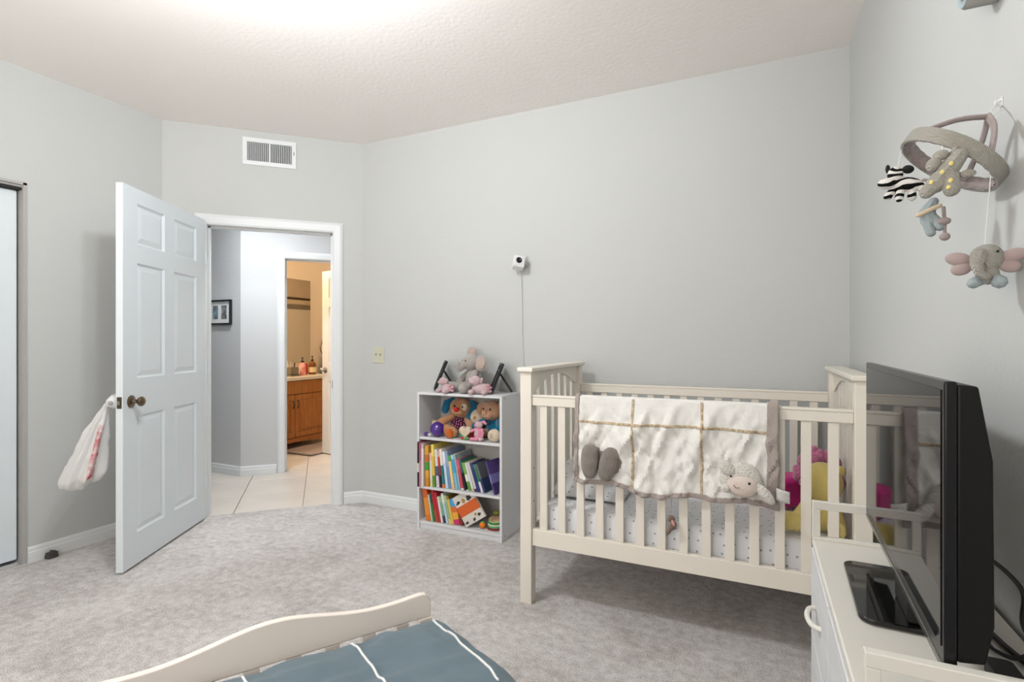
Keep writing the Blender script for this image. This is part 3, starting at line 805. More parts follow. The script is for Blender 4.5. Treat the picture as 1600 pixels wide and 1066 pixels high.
# local x: 0..bed_w along the board (right end = bed_w), local -y: towards the camera along the bed
n=60; top=[]
for i in range(n+1):
    f=i/n; x=bed_w*f
    e=abs(f-0.5)*2
    h=0.512+0.040*math.exp(-((f-0.5)/0.20)**2)-0.002
    h+=0.012*max(0,(e-0.55)/0.45)**1.5
    ed=min(f,1-f)*bed_w
    if ed<0.03: h-=0.03*(1-math.sqrt(max(0,1-(1-ed/0.03)**2)))
    top.append((x,h))
poly=[(0,0.452)]+top+[(bed_w,0.452)]
obj('end_board',MB().prism(poly,-0.009,0.009,lambda a,b_,c:(a,c,b_)),M_BED,bed,0.004,angle=50)
for x in (0.0,bed_w-0.036): box('post',x,x+0.036,-0.014,0.008,0,0.452,M_BED,bed,0.002)
for i in range(8):
    x=0.036+(bed_w-0.072)*(i+0.5)/8
    box('slat',x-0.017,x+0.017,-0.008,0.008,0.20,0.452,M_BED,bed,0.001)
box('lower_rail',0.03,bed_w-0.03,-0.010,0.010,0.16,0.20,M_BED,bed,0.002)
for x in (0.0,bed_w-0.022): box('side_rail',x,x+0.022,-1.24,-0.014,0.15,0.25,M_BED,bed,0.003)
for x in (0.0,bed_w-0.036): box('post',x,x+0.036,-1.26,-1.225,0,0.40,M_BED,bed,0.002)
box('head_board',0.036,bed_w-0.036,-1.255,-1.235,0.18,0.40,M_BED,bed,0.003)
Mbed=Matrix.Translation(borig)@Matrix.Rotation(math.atan2(bd.y,bd.x),4,'Z')
mt=obj('bed_mattress',MB().box(0.03,bed_w-0.03,-1.22,-0.03,0.20,0.36),mat('white mattress ticking',(0.7,0.7,0.7),0.9),None,0.02)
mt.matrix_world=Mbed; tag(mt,'white toddler mattress under the slate blue duvet','mattress')
DV0,DV1,DVE,DVS=-0.03,bed_w+0.07,-0.030,-1.15
def duv(u,v,off=0.0):
    x=DV0+(DV1-DV0)*u; y=DVE+(DVS-DVE)*v
    ex=min(x-DV0,DV1-x); ey=min(-(y-DVE),y-DVS); r=0.085
    z=0.474
    for e,dp in ((ex,0.11),(ey,0.025)):
        if e<r: z-=dp*(1-math.sqrt(max(0,1-(1-e/r)**2)))
    z+=0.016*fbm(x*5,y*4,3)+0.013*fbm(x*2.2+4,y*8,6)+0.012*abs(fbm(x*9+y*5,y*6,11))
    if u in (0.0,1.0) or v in (0.0,1.0): z-=0.02
    # the corner nearest the crib pulls in
    if u>0.9 and v<0.25: x-=0.05*(u-0.9)/0.1*(0.25-v)/0.25
    return (x,y,z+off)
def dgrid(u0,u1,v0,v1,nu,nv,off=0.0):
    return MB().grid(lambda a,b_:duv(u0+(u1-u0)*a,v0+(v1-v0)*b_,off),nu,nv)
dv=obj('duvet',dgrid(0,1,0,1,80,90),M_DUV,solid=0.012); dv.matrix_world=Mbed
tag(dv,'slate blue duvet with white piping lines on the toddler bed','duvet')
for u0,va,vb,du in ((0.90,0.03,0.32,0.0),(0.91,0.335,0.7,0.0),(0.665,0.015,0.22,0.0),(0.68,0.235,0.6,0),(0.40,0.02,0.3,0),(0.41,0.315,0.6,0),(0.14,0.02,0.4,0)):
    obj('piping',MB().tube([duv(u0+0.012*math.sin(va*9+7*(vb-va)*k/30),va+(vb-va)*k/30,0.0075) for k in range(31)],0.0028,6),M_PIP,dv)
# ================================================================ BOOKS
M_PAGE=mat('book pages',(0.72,0.69,0.62),0.9,0.1,bump=0.3,bscale=200,stretch=(1,1,0.02))
def mkbook(name,t,h,d,stops,label,loc,lean=0.0,yaw=0.0,axis=2,group=None,pitch=0.0):
    """book standing on its bottom edge: x thickness 0..t, y depth 0 (spine, front) .. d, z height"""
    ct=0.0022
    mb=MB(); mb.box(0,t,0,ct,0,h); mb.box(0,ct,ct,d,0,h); mb.box(t-ct,t,ct,d,0,h)
    o=obj(name,mb,bands_mat('print '+label,stops,axis=axis),smooth=False)
    p=obj('pages',MB().box(ct,t-ct,ct,d-0.003,0.003,h-0.003),M_PAGE,o,smooth=False)
    o.location=loc; o.rotation_euler=(pitch,-lean,yaw)
    tag(o,label,'book',group); return o
C=s2l
W_=C(225,220,215)
row2=[ # thickness, height, depth, forward shift, stops, look
 (.012,.286,.235,-.030,[(0,C(60,40,45)),(.35,W_),(.55,C(40,40,50)),(.8,C(90,50,55))],'thin black and white striped spine'),
 (.010,.284,.235,-.024,[(0,C(205,150,165)),(.6,C(180,110,130))],'thin dusty pink spine'),
 (.018,.276,.225,-.016,[(0,W_),(.9,C(200,190,185))],'tall white spine'),
 (.026,.262,.215,-.004,[(0,C(205,140,40)),(.25,C(225,160,50)),(.42,C(70,150,50)),(.62,C(200,110,40)),(.8,C(215,160,60))],'thick orange spine with green patch'),
 (.018,.215,.19,.006,[(0,C(225,215,160)),(.2,W_),(.8,C(225,190,175))],'short cream white spine'),
 (.020,.270,.22,.004,[(0,C(90,140,50)),(.3,C(225,185,70)),(.75,C(240,215,110))],'tall yellow spine with green foot'),
 (.022,.240,.20,.010,[(0,C(215,200,215)),(.33,C(75,100,130)),(.58,W_),(.9,C(220,215,210))],'white spine with a blue band'),
 (.012,.235,.20,.012,[(0,C(30,30,40)),(.35,C(190,50,45)),(.85,C(220,180,170))],'thin red and black spine'),
 (.020,.245,.21,.014,[(0,C(225,120,80)),(.12,C(45,115,125)),(.6,C(235,225,215))],'teal spine with pale top'),
 (.020,.232,.20,.016,[(0,C(190,215,235)),(.7,C(225,235,240))],'pale sky blue spine'),
 (.018,.238,.21,.018,[(0,C(110,145,185)),(.6,C(150,165,200))],'dusty blue spine'),
 (.021,.210,.19,.016,[(0,C(225,190,140)),(.2,C(235,205,140)),(.85,C(90,160,90))],'sandy yellow spine'),
 (.022,.215,.19,.018,[(0,C(120,185,215)),(.5,C(70,160,205)),(.9,C(160,205,215))],'bright blue spine'),
 (.012,.225,.20,.020,[(0,C(160,180,185)),(1,W_)],'thin grey blue spine'),
 (.020,.190,.17,.020,[(0,C(225,215,215)),(.08,C(195,75,95)),(.7,C(225,95,125))],'raspberry pink spine'),
 (.014,.192,.17,.022,[(0,C(35,35,40)),(.6,C(60,110,110))],'dark charcoal spine'),
 (.022,.178,.16,.022,[(0,C(90,150,70)),(.35,W_),(.6,C(120,165,80))],'green and white spine'),
 (.017,.180,.16,.022,[(0,C(210,170,165)),(.12,C(215,215,215))],'white spine with rosy foot'),
 (.016,.186,.17,.024,[(0,C(50,55,60)),(.12,C(205,200,195))],'light grey spine'),
 (.022,.180,.16,.024,[(0,C(40,50,115)),(.8,C(60,60,110))],'navy blue spine'),
 (.016,.176,.16,.024,[(0,C(215,205,215)),(.4,C(50,120,80)),(.9,C(70,130,120))],'dark green spine with pale foot'),
 (.014,.182,.16,.024,[(0,C(40,60,100)),(.5,C(100,105,110))],'slate blue spine'),
]
ORD=['leftmost','second','third','fourth','fifth','sixth','seventh','eighth','ninth','tenth','eleventh','twelfth','thirteenth','fourteenth','fifteenth','sixteenth','seventeenth','eighteenth','nineteenth','twentieth','twenty first','twenty second']
x=KX0+0.018; 
for i,(t,h,d,fs,st,look) in enumerate(row2):
    f=i/(len(row2)-1)
    lean=R(0 if i<3 else 1.2+ (i-3)*0.95 if i<16 else 17.0+(i-16)*0.6)
    o='%s book on the middle shelf, %s'%(ORD[i],look) if i==0 else '%s book from the left on the middle shelf, %s'%(ORD[i],look)
    if i==3: x+=0.004
    if i>3:
        # parallel leaning: next pivot clears the previous book
        x+=0.0012
    t*=0.93
    mkbook('book',t,h,d,st,o,(x,KYF+0.006+fs,SH2+0.0008),lean,group='books on the middle shelf')
    # advance: a steeper neighbour needs a little more room at the foot
    if i+1<len(row2):
        nl=R(0 if i+1<3 else 1.2+(i+1-3)*0.95 if i+1<16 else 17.0+(i+1-16)*0.6)
        x+=t/math.cos(nl)+min(h,row2[i+1][1])*max(0,math.tan(nl)-math.tan(lean))*1.0*(1 if i>=2 else 0)*0.96
X_END2=x
o_=mkbook('book',.012,.205,.13,[(0,C(70,55,110)),(.35,C(125,120,175)),(.62,C(85,65,125))],'purple picture book at the right end of middle shelf, cover showing',(KX1-0.064,KYF+0.022,SH2+0.001),R(20),R(-10),group='books on the middle shelf')
row3=[
 (.034,.215,.20,.010,[(0,C(215,120,40)),(.2,C(225,140,50)),(.7,C(205,95,40))],'thick orange spine'),
 (.010,.170,.17,.012,[(0,C(215,215,205)),(1,W_)],'thin white spine'),
 (.016,.172,.17,.012,[(0,C(50,120,60)),(.7,C(40,80,70))],'short dark green spine'),
 (.020,.205,.20,.014,[(0,C(170,75,60)),(.4,C(180,40,50)),(.8,C(160,35,45))],'tall brick red spine'),
 (.014,.195,.20,.016,[(0,C(190,50,60)),(1,C(150,30,40))],'crimson spine'),
 (.014,.165,.17,.016,[(0,W_),(.9,C(220,215,200))],'thin cream spine'),
 (.016,.168,.17,.018,[(0,C(45,60,85)),(.3,C(120,170,140)),(.8,C(150,190,140))],'navy and mint spine'),
 (.016,.190,.19,.018,[(0,C(185,205,220)),(.7,C(225,228,225))],'pale blue spine'),
 (.016,.180,.19,.020,[(0,C(225,200,120)),(.2,C(150,185,140)),(.8,C(170,195,150))],'sage green spine'),
 (.016,.178,.20,.020,[(0,C(225,190,90)),(.9,C(150,120,50))],'mustard yellow spine'),
 (.040,.160,.16,.022,[(0,C(200,50,110)),(.22,C(235,170,60)),(.5,C(215,110,60)),(.72,C(70,160,215))],'chunky multicoloured spine'),
 (.018,.150,.16,.024,[(0,C(120,50,35)),(.5,C(185,80,50))],'rust brown spine'),
]
x=KX0+0.030
for i,(t,h,d,fs,st,look) in enumerate(row3):
    lean=R(9.0+i*0.55)
    if i==0: x+=h*math.sin(lean)*0.9
    mkbook('book',t,h,d,st,('%s book on the bottom shelf, %s'%(ORD[i],look)) if i==0 else ('%s book from the left on the bottom shelf, %s'%(ORD[i],look)),(x,KYF+0.006+fs,SH0+0.0008),lean,group='books on the bottom shelf')
    if i+1<len(row3):
        nl=R(9.0+(i+1)*0.55); x+=t/math.cos(nl)+0.0012+min(h,row3[i+1][1])*(math.tan(nl)-math.tan(lean))
# large book lying diagonally against the row, cover facing out
big=thing('picture_book','white picture book with orange title band leaning cover out on bottom shelf','book',(x+0.112,KYF+0.022,SH0+0.044),rot=(R(-6),R(-33),R(8)))
bt,bw,bh=0.018,0.150,0.195
obj('cover',MB().box(-bw/2,bw/2,0,0.002,0,bh).box(-bw/2,bw/2,bt-0.002,bt,0,bh).box(-bw/2,-bw/2+0.002,0.002,bt-0.002,0,bh),mat('white cover print',C(225,220,212),0.4,var=0.55,vscale=16,col2=C(205,200,190)),big,smooth=False)
obj('pages',MB().box(-bw/2+0.002,bw/2-0.002,0.002,bt-0.002,0.002,bh-0.002),M_PAGE,big,smooth=False)
obj('title_band',MB().box(-bw/2,bw/2,-0.0007,0,0.062,0.128),mat('orange band print',C(205,95,40),0.4),big,smooth=False)
random.seed(11)
for k,(a,b_,w,h) in enumerate(((-0.05,0.150,0.035,0.025),(0.030,0.148,0.04,0.035),(-0.055,0.020,0.03,0.02),(0.0,0.018,0.026,0.022),(0.045,0.03,0.03,0.022),(-0.012,0.148,0.034,0.03),(0.022,0.040,0.02,0.02))):
    pg=[(a+w/2*math.cos(2*math.pi*i/14)*random.uniform(0.55,1.15),b_+h/2*math.sin(2*math.pi*i/14)*random.uniform(0.55,1.15)) for i in range(14)]
    obj('cover_picture',MB().prism(pg,-0.0009,0,lambda p,q,c:(p,c,q)),mat('dark cover pictures',C(50,50,60),0.5) if k<5 else mat('olive cover pictures',C(165,130,60),0.5),big,smooth=False)
# rounded board toy at the right of the bottom shelf
tx0=KX1-0.085; 
tb=thing('board_toy','round edged green and orange baby board toy on bottom shelf','toy',(tx0,KYF+0.115,SH0+0.001))
def disc(z0,z1,rx,ry): return MB().prism([(rx*math.cos(2*math.pi*i/28),ry*math.sin(2*math.pi*i/28)) for i in range(28)],z0,z1)
obj('red_base',disc(0,0.014,0.062,0.085),mat('dark red plastic',C(130,45,40),0.5),tb,0.003)
for k,(z,c) in enumerate(((0.014,C(90,170,120)),(0.024,C(225,225,190)),(0.034,C(60,130,90)),(0.043,C(160,200,120)))): obj('page_ring',disc(z,z+0.009,0.060-0.002*k,0.082-0.003*k),mat('ring '+str(k),c,0.5),tb,0.003)
obj('padded_top',MB().ell((0,0,0.052),(0.052,0.072,0.014),(0,0,0),20,8),mat('patterned pad',C(205,170,140),0.8,var=0.5,vscale=40,col2=C(150,120,90)),tb)
obj('bead',MB().ell((0.03,0.0,0.075),(0.02,0.02,0.016)),mat('orange plush bead',C(205,110,60),0.8),tb)
obj('bead',MB().ell((-0.02,0.02,0.078),(0.024,0.02,0.014)),mat('olive plush bead',C(150,160,70),0.8),tb)
ob=thing('toy_ball','small orange ball rattle with a green cap on bottom shelf','toy',(tx0-0.072,KYF+0.048,SH0+0.001))
obj('ball',MB().ell((0,0,0.021),0.021,nu=20,nv=14),mat('orange plastic',C(230,125,35),0.4),ob)
obj('cap',MB().lathe([(0.013,0.037),(0.011,0.043),(0.005,0.047)],16),mat('green plastic',C(90,160,90),0.4),ob)

# ================================================================ plush helpers
def plush(name,rgb,var=0.12,bump=0.45): return mat('plush '+name,C(*rgb),1.0,0.1,bump=bump,bscale=260,sheen=0.35,var=var,vscale=30)
P_GREY=plush('elephant grey',(172,166,160)); P_EARIN=plush('ear lining',(190,170,160)); P_PINK=plush('pale pink',(226,196,200),0.08,0.9)
P_TAN=plush('dog tan',(190,140,100)); P_BLUE=plush('teal blue',(25,105,140)); P_CREAM=plush('cream',(222,205,180)); P_BROWN=plush('warm beige',(196,152,122))
P_RED=mat('red velvet',C(190,30,35),0.7,0.3); P_ORNG=plush('orange',(225,110,30),0.3,0.9)

# grey elephant on top, turned to the left
el=thing('plush_elephant','grey plush elephant with big ears sitting on top of bookcase','plush toy',(-1.655,2.955,KH),R(-38)); el.scale=(1.06,1.06,1.06)
obj('body',MB().ell((0,0.0,0.075),(0.056,0.052,0.078),(0,0,0),18,12),P_GREY,el)
obj('head',MB().ell((0,-0.018,0.182),(0.054,0.056,0.052),(0,0,0),20,14),P_GREY,el)
obj('trunk',MB().limb([(0,-0.060,0.172),(0,-0.088,0.152),(0,-0.100,0.142),(0,-0.106,0.158),(0,-0.108,0.172)],[0.026,0.022,0.020,0.018,0.017],12),P_GREY,el)
for sx in (-1,1):
    e=obj('ear',MB().ell((0,0,0),(0.052,0.010,0.050),(0,0,0),18,10,warp=lambda p:Vector((p.x,p.y+0.25*p.x*p.x/0.052,p.z))),P_GREY,el)
    e.location=(sx*0.072,0.012,0.205 if sx<0 else 0.178); e.rotation_euler=(R(-8),R(-38 if sx<0 else 26),R(22*sx))
    if sx<0: e.location=(-0.042,0.004,0.238); e.rotation_euler=(R(-10),R(-30),R(38)); e.scale=(0.8,0.8,0.8)
    obj('ear_lining',MB().ell((0,-0.007,0),(0.040,0.006,0.038)),P_EARIN,e)
    obj('eye',MB().ell((sx*0.026,-0.066,0.192),0.0045,nu=8,nv=6),M_BLACK,el)
obj('leg',MB().limb([(-0.03,-0.03,0.04),(-0.045,-0.085,0.032),(-0.05,-0.135,0.034)],[0.026,0.027,0.033],12),P_GREY,el)
obj('leg',MB().limb([(0.03,-0.03,0.04),(0.055,-0.07,0.03),(0.075,-0.10,0.031)],[0.026,0.027,0.031],12),P_GREY,el)
obj('arm',MB().limb([(-0.045,-0.01,0.12),(-0.065,-0.045,0.085),(-0.068,-0.065,0.062)],[0.018,0.020,0.022],12),P_GREY,el)
obj('arm',MB().limb([(0.045,-0.01,0.12),(0.068,-0.035,0.085),(0.075,-0.05,0.06)],[0.018,0.020,0.022],12),P_GREY,el)

def pink_lamb(label,loc,rz,s):
    t=thing('plush_lamb',label,'plush toy',loc,rz); t.scale=(s,s,s)
    obj('body',MB().ell((0,0,0.034),(0.062,0.042,0.034),(0,0,0),18,10,warp=lambda p:p*(1+0.06*math.sin(p.x*150)*math.cos(p.z*140))),P_PINK,t)
    obj('head',MB().ell((-0.030,-0.018,0.085),(0.034,0.030,0.030)),P_PINK,t)
    obj('muzzle',MB().ell((-0.046,-0.036,0.078),(0.018,0.016,0.014)),P_PINK,t)
    for sx in (-1,1): obj('ear',MB().ell((-0.030+sx*0.034,-0.012,0.084),(0.010,0.008,0.022),(0,sx*0.5,0)),P_PINK,t)
    for a,b_ in ((-0.045,-0.035),(0.04,-0.036)): obj('paw',MB().limb([(a,b_+0.01,0.02),(a-0.004,b_-0.02,0.016)],[0.015,0.017]),P_PINK,t)
    obj('ruffle',MB().tube([(0.05+0.012*math.sin(k*1.6),-0.01+0.02*math.cos(k*1.1),0.012+0.006*k) for k in range(9)],0.009,8),plush('rose',(214,160,170)),t)
    return t
pink_lamb('small pale pink plush lamb at the elephant\'s left foot',(-1.785,2.842,KH+0.0005),R(-20),0.85)
pink_lamb('pale pink plush lamb with a ruffled tail right of the elephant',(-1.545,2.846,KH+0.0005),R(10),1.0)

# two black easel photo frames seen edge on
def easel_frame(label,loc,rz,h):
    t=thing('photo_frame',label,'photo frame',loc,rz)
    # local: frame plane spans y (width), leans back towards +x
    a=R(22); w=0.15
    Mx=Matrix.Rotation(a,4,'Y')
    mb=MB(); fw=0.016; th=0.016
    for y0,y1,z0,z1 in ((-w/2,w/2,0,fw),(-w/2,w/2,h-fw,h),(-w/2,-w/2+fw,fw,h-fw),(w/2-fw,w/2,fw,h-fw)): mb.box(-th,0,y0,y1,z0,z1,Mx)
    M_BF=mat('black frame lacquer',(0.012,0.012,0.014),0.3,0.5)
    t2=obj('frame',mb,M_BF,t,0.001,smooth=False); t2.location=(0,0,0.006)
    b_=obj('backing',MB().box(-0.003,0.002,-w/2+0.005,w/2-0.005,0.005,h-0.005,Mx),mat('black card',(0.02,0.02,0.02),0.8),t,smooth=False); b_.location=(0,0,0.006)
    p_=obj('photo',MB().box(-0.006,-0.004,-w/2+fw,w/2-fw,fw,h-fw,Mx),mat('faded photo print',(0.4,0.36,0.33),0.3,var=0.5,vscale=12),t,smooth=False); p_.location=(0,0,0.006)
    zt=h*0.62*math.cos(a); xt=h*0.62*math.sin(a)
    L2=zt*math.tan(R(33))
    leg=MB(); d=Vector((L2,0,-zt)); n_=Vector((zt,0,L2)).normalized()*0.013
    p0=Vector((xt+0.002,0,zt+0.006)); p1=p0+d
    for s_ in (1,):
        vsx=[p0+Vector((0,-0.02,0)),p0+Vector((0,0.02,0)),p1+Vector((0,0.032,0)),p1+Vector((0,-0.032,0))]
        leg.add([tuple(v) for v in vsx]+[tuple(v+n_) for v in vsx],[(0,1,2,3),(7,6,5,4),(0,4,5,1),(1,5,6,2),(2,6,7,3),(3,7,4,0)])
    obj('easel_leg',leg,mat('black card',(0.02,0.02,0.02),0.8),t,smooth=False)
    return t
vd=math.atan2(0.848,-0.5465)-math.pi/2
f1=easel_frame('black easel photo frame at the left end of bookcase top',(-1.935,2.935,KH),vd+R(2),0.205)
f2=easel_frame('black easel photo frame at the right end of bookcase top, nearest the crib',(-1.515,2.935,KH),vd-R(2),0.195)
stk=obj('paper_sticker',MB().box(0.118,0.1195,-0.02,0.02,0.015,0.05,Matrix.Rotation(R(-30),4,'Y')@Matrix.Translation((-0.01,0,0.06))),mat('white sticker',(0.6,0.62,0.64),0.6),f2,smooth=False)

# ---- toys on the upper shelf
ZS=SH1
def dog(label,loc,rz,s,head,earc,bodym,nosem,patch):
    t=thing('plush_dog',label,'plush toy',loc,rz); t.scale=(s,s,s)
    obj('body',MB().ell((0,0.01,0.07),(0.062,0.05,0.075),(0,0,0),18,12),bodym,t)
    hd_=obj('head',MB().ell((0,-0.015,0.185),(0.075,0.062,0.066),(0,0,0),22,14),head,t)
    obj('muzzle',MB().ell((-0.004,-0.062,0.160),(0.044,0.034,0.032)),head,t)
    obj('nose',MB().ell((-0.008,-0.094,0.176),(0.019,0.014,0.016)),nosem,t)
    if patch: obj('eye_patch',MB().ell((0.036,-0.062,0.196),(0.024,0.016,0.026)),P_CREAM,t)
    for sx in (-1,1):
        obj('eye',MB().ell((sx*0.028,-0.076,0.200 if not patch else 0.196),(0.006,0.005,0.008)),M_BLACK,t)
        obj('ear',MB().limb([(sx*0.065,-0.005,0.225),(sx*0.098,-0.012,0.20),(sx*0.105,-0.02,0.155)],[0.020,0.030,0.026],12),earc,t)
        obj('arm',MB().limb([(sx*0.05,-0.01,0.115),(sx*0.085,-0.045,0.09),(sx*0.10,-0.07,0.075)],[0.022,0.026,0.030],12),head,t)
        obj('leg',MB().limb([(sx*0.035,-0.02,0.035),(sx*0.052,-0.055,0.033),(sx*0.058,-0.075,0.036)],[0.028,0.030,0.036],12),head,t)
    obj('mouth',MB().tube([(-0.026,-0.088,0.150),(-0.008,-0.097,0.142),(0.012,-0.090,0.150)],0.0012,6),M_BLACK,t)
    return t
M_PURP=dots_mat('purple spotted cloth',C(75,20,55),C(200,150,170),60,0.22)
dg=dog('tan plush puppy with blue ears and red nose on the upper shelf','' or (-1.785,2.968,ZS),R(12),0.98,P_TAN,P_BLUE,M_PURP,P_RED,True)
dg.rotation_euler=(R(-3),R(7),R(14))
dog2=dog('beige plush monkey in a blue shirt at right of upper shelf',(-1.522,2.972,ZS),R(-10),0.95,P_BROWN,P_BROWN,P_BLUE,P_BROWN,False)
for c in list(dog2.children):
    if c.name.split('.')[0]=='arm': c.data.materials[0]=P_BLUE
# round cream foot of a toy with blue ring
ring=thing('plush_toy','round cream plush pillow toy with a blue rim on the upper shelf','plush toy',(-1.655,2.985,ZS),R(12))
obj('rim',MB().ell((-0.02,0.012,0.125),(0.055,0.045,0.070)),P_BLUE,ring)
obj('face',MB().ell((0.012,-0.012,0.125),(0.050,0.042,0.050)),P_CREAM,ring)
obj('button',MB().ell((0.004,-0.052,0.126),(0.012,0.006,0.012)),P_TAN,ring)
obj('foot',MB().ell((0,0,0.032),(0.055,0.045,0.033)),plush('mouse grey',(140,130,125)),ring)
bl_=obj('toy_ball',MB().ell((0,0,0.048),0.048,nu=32,nv=20),mat('glossy purple plastic',C(70,30,130),0.18,0.6,coat=0.5)); bl_.location=(-1.868,2.853,ZS+0.0005)
tag(bl_,'shiny purple toy ball on the upper shelf','ball')
of=thing('plush_foot','plush toy foot with a round orange sole on the upper shelf','plush toy',(-1.768,2.846,ZS+0.0005),R(12))  # stands in for the puppy's orange-soled foot, not a separate animal
obj('face',MB().ell((0,-0.018,0.032),(0.029,0.018,0.031)),P_ORNG,of)  # the orange sole
obj('foot_back',MB().ell((0.012,0.004,0.036),(0.036,0.024,0.036)),P_TAN,of)
obj('body',MB().ell((0.016,0.032,0.028),(0.026,0.022,0.028)),P_CREAM,of)
hb=thing('plush_bear','small honey beige plush bear behind the purple ball','plush toy',(-1.935,2.925,ZS+0.0005),R(10))
obj('body',MB().ell((0,0,0.03),(0.024,0.022,0.03)),P_TAN,hb); obj('head',MB().ell((0,-0.004,0.072),(0.020,0.019,0.019)),P_CREAM,hb)
for sx in (-1,1): obj('ear',MB().ell((sx*0.015,0,0.088),0.007,nu=8,nv=6),P_TAN,hb)
pb=thing('toy_rattle','tiny purple and white rattle at the left of upper shelf','toy',(-1.935,2.838,ZS+0.0005),R(20))
obj('bead',MB().ell((-0.010,0,0.014),0.014),mat('purple matte plastic',C(95,60,140),0.5),pb); obj('bead',MB().ell((0.016,-0.006,0.010),(0.014,0.012,0.010)),mat('white matte plastic',C(215,215,215),0.5),pb)
hrt=thing('plush_heart','cream heart shaped plush toy with green feet on the upper shelf','plush toy',(-1.652,2.842,ZS+0.0005),R(5))
hh=[]
for i in range(36):
    a=2*math.pi*i/36; hh.append((0.0028*16*math.sin(a)**3*0.85,0.0026*(13*math.cos(a)-5*math.cos(2*a)-2*math.cos(3*a)-math.cos(4*a))+0.052))
obj('heart',MB().prism(hh,-0.014,0.014,lambda a,b_,c:(a,c,b_)),P_CREAM,hrt,0.010,seg=3)
obj('foot',MB().ell((0.012,-0.014,0.010),(0.018,0.016,0.010)),plush('green',(110,160,90)),hrt)
obj('foot',MB().ell((-0.022,-0.004,0.008),(0.014,0.012,0.008)),plush('coral',(205,75,70)),hrt)
gb=thing('toy_blocks','soft green and red toy blocks piled behind the plush heart','toy',(-1.690,2.895,ZS+0.0005),R(10))
box('block',-0.03,0.010,-0.015,0.02,0,0.05,mat('green felt',C(85,150,110),0.9),gb,0.006)
box('block',0.025,0.065,-0.012,0.022,0,0.062,mat('red felt',C(170,30,35),0.9),gb,0.006)
bn=thing('plush_bunny','pink plush bunny slumped over the upper shelf edge','plush toy',(-1.560,2.848,ZS+0.0005),R(-6))
P_PK2=plush('bunny pink',(228,150,175))
obj('body',MB().ell((0,0,0.042),(0.030,0.026,0.042)),P_PK2,bn); obj('belly',MB().ell((-0.006,-0.014,0.040),(0.020,0.016,0.030)),P_PINK,bn)
obj('head',MB().ell((0.004,-0.004,0.098),(0.024,0.022,0.022)),P_PINK,bn)
obj('ear',MB().limb([(0.016,0,0.112),(0.034,0.004,0.118),(0.048,0.002,0.108)],[0.007,0.010,0.008]),P_PK2,bn)
obj('ear',MB().limb([(-0.008,0,0.114),(-0.022,0.004,0.106),(-0.028,0,0.088)],[0.007,0.010,0.008]),P_PK2,bn)
obj('leg',MB().limb([(0.016,-0.014,0.018),(0.002,-0.034,0.013),(-0.028,-0.044,0.012)],[0.012,0.012,0.011]),P_PK2,bn)
obj('leg',MB().limb([(0.020,0.0,0.02),(0.034,-0.02,0.015),(0.030,-0.032,0.013)],[0.012,0.012,0.011]),P_PINK,bn)
obj('arm',MB().limb([(0.024,-0.004,0.070),(0.038,-0.014,0.05),(0.036,-0.022,0.034)],[0.009,0.009,0.010]),P_PK2,bn)
obj('arm',MB().limb([(-0.022,-0.004,0.070),(-0.036,-0.010,0.062),(-0.046,-0.014,0.055)],[0.009,0.009,0.009]),P_PK2,bn)
cb_=thing('plush_ball','cream plush ball with a stitched flower at the right of upper shelf','plush toy',(-1.450,2.840,ZS+0.0005),R(-5))
obj('ball',MB().ell((0,0,0.040),(0.044,0.032,0.040),(0,0,0),22,14),P_CREAM,cb_)
fl_=MB()
for k in range(6):
    a=k*math.pi/3; fl_.tube([(0.012*math.cos(a)*math.cos(j*0.4)-0.0,-0.0315,0.042+0.012*math.sin(a)+0.004*math.sin(j)) for j in range(6)],0.001,5)
obj('stitched_flower',fl_,mat('grey thread',C(110,100,90),0.9),cb_)
# ================================================================ WALL THINGS
# security camera on the back wall
sc=thing('security_camera','small white cube security camera stuck on the back wall','camera',(-1.368,YB,1.694)); sc.scale=(1.45,1.25,1.45)
M_WPL=mat('white plastic',(0.80,0.80,0.80),0.35)
sb_=obj('camera_body',MB().box(-0.026,0.026,-0.024,0.024,-0.026,0.026),M_WPL,sc,0.005); sb_.location=(0,-0.052,0.008); sb_.rotation_euler=(R(-14),R(10),R(28))
obj('front_panel',MB().box(-0.022,0.022,-0.026,-0.0235,-0.022,0.022),mat('pale camera face',(0.66,0.67,0.68),0.3),sb_,0.001)
obj('lens',MB().lathe([(0.013,0),(0.013,0.003),(0.009,0.004),(0.006,0.002)],18,Matrix.Translation((-0.003,-0.026,0.002))@Matrix.Rotation(R(90),4,'X')),M_TVB,sb_)
obj('side_label',MB().box(0.0258,0.0264,-0.018,0.018,-0.022,0.016),mat('grey label',(0.18,0.18,0.18),0.5),sb_,smooth=False)
obj('mount',MB().box(-0.02,0.02,-0.012,-0.001,0.0,0.04).tube([(0,-0.01,0.02),(0,-0.03,0.014)],0.006,8),M_WPL,sc,0.002)
cc=obj('camera_cable',MB().tube(smooth_path([(-1.375,YB-0.05,1.668),(-1.374,YB-0.02,1.62),(-1.372,YB-0.006,1.5),(-1.369,YB-0.005,1.3),(-1.363,YB-0.005,1.12),(-1.358,YB-0.006,1.0),(-1.352,YB-0.006,0.6),(-1.350,YB-0.02,0.1)]),0.0024,6),mat('pale grey cable',(0.62,0.63,0.64),0.6))
tag(cc,'thin white cable hanging down the wall from the camera','cable')
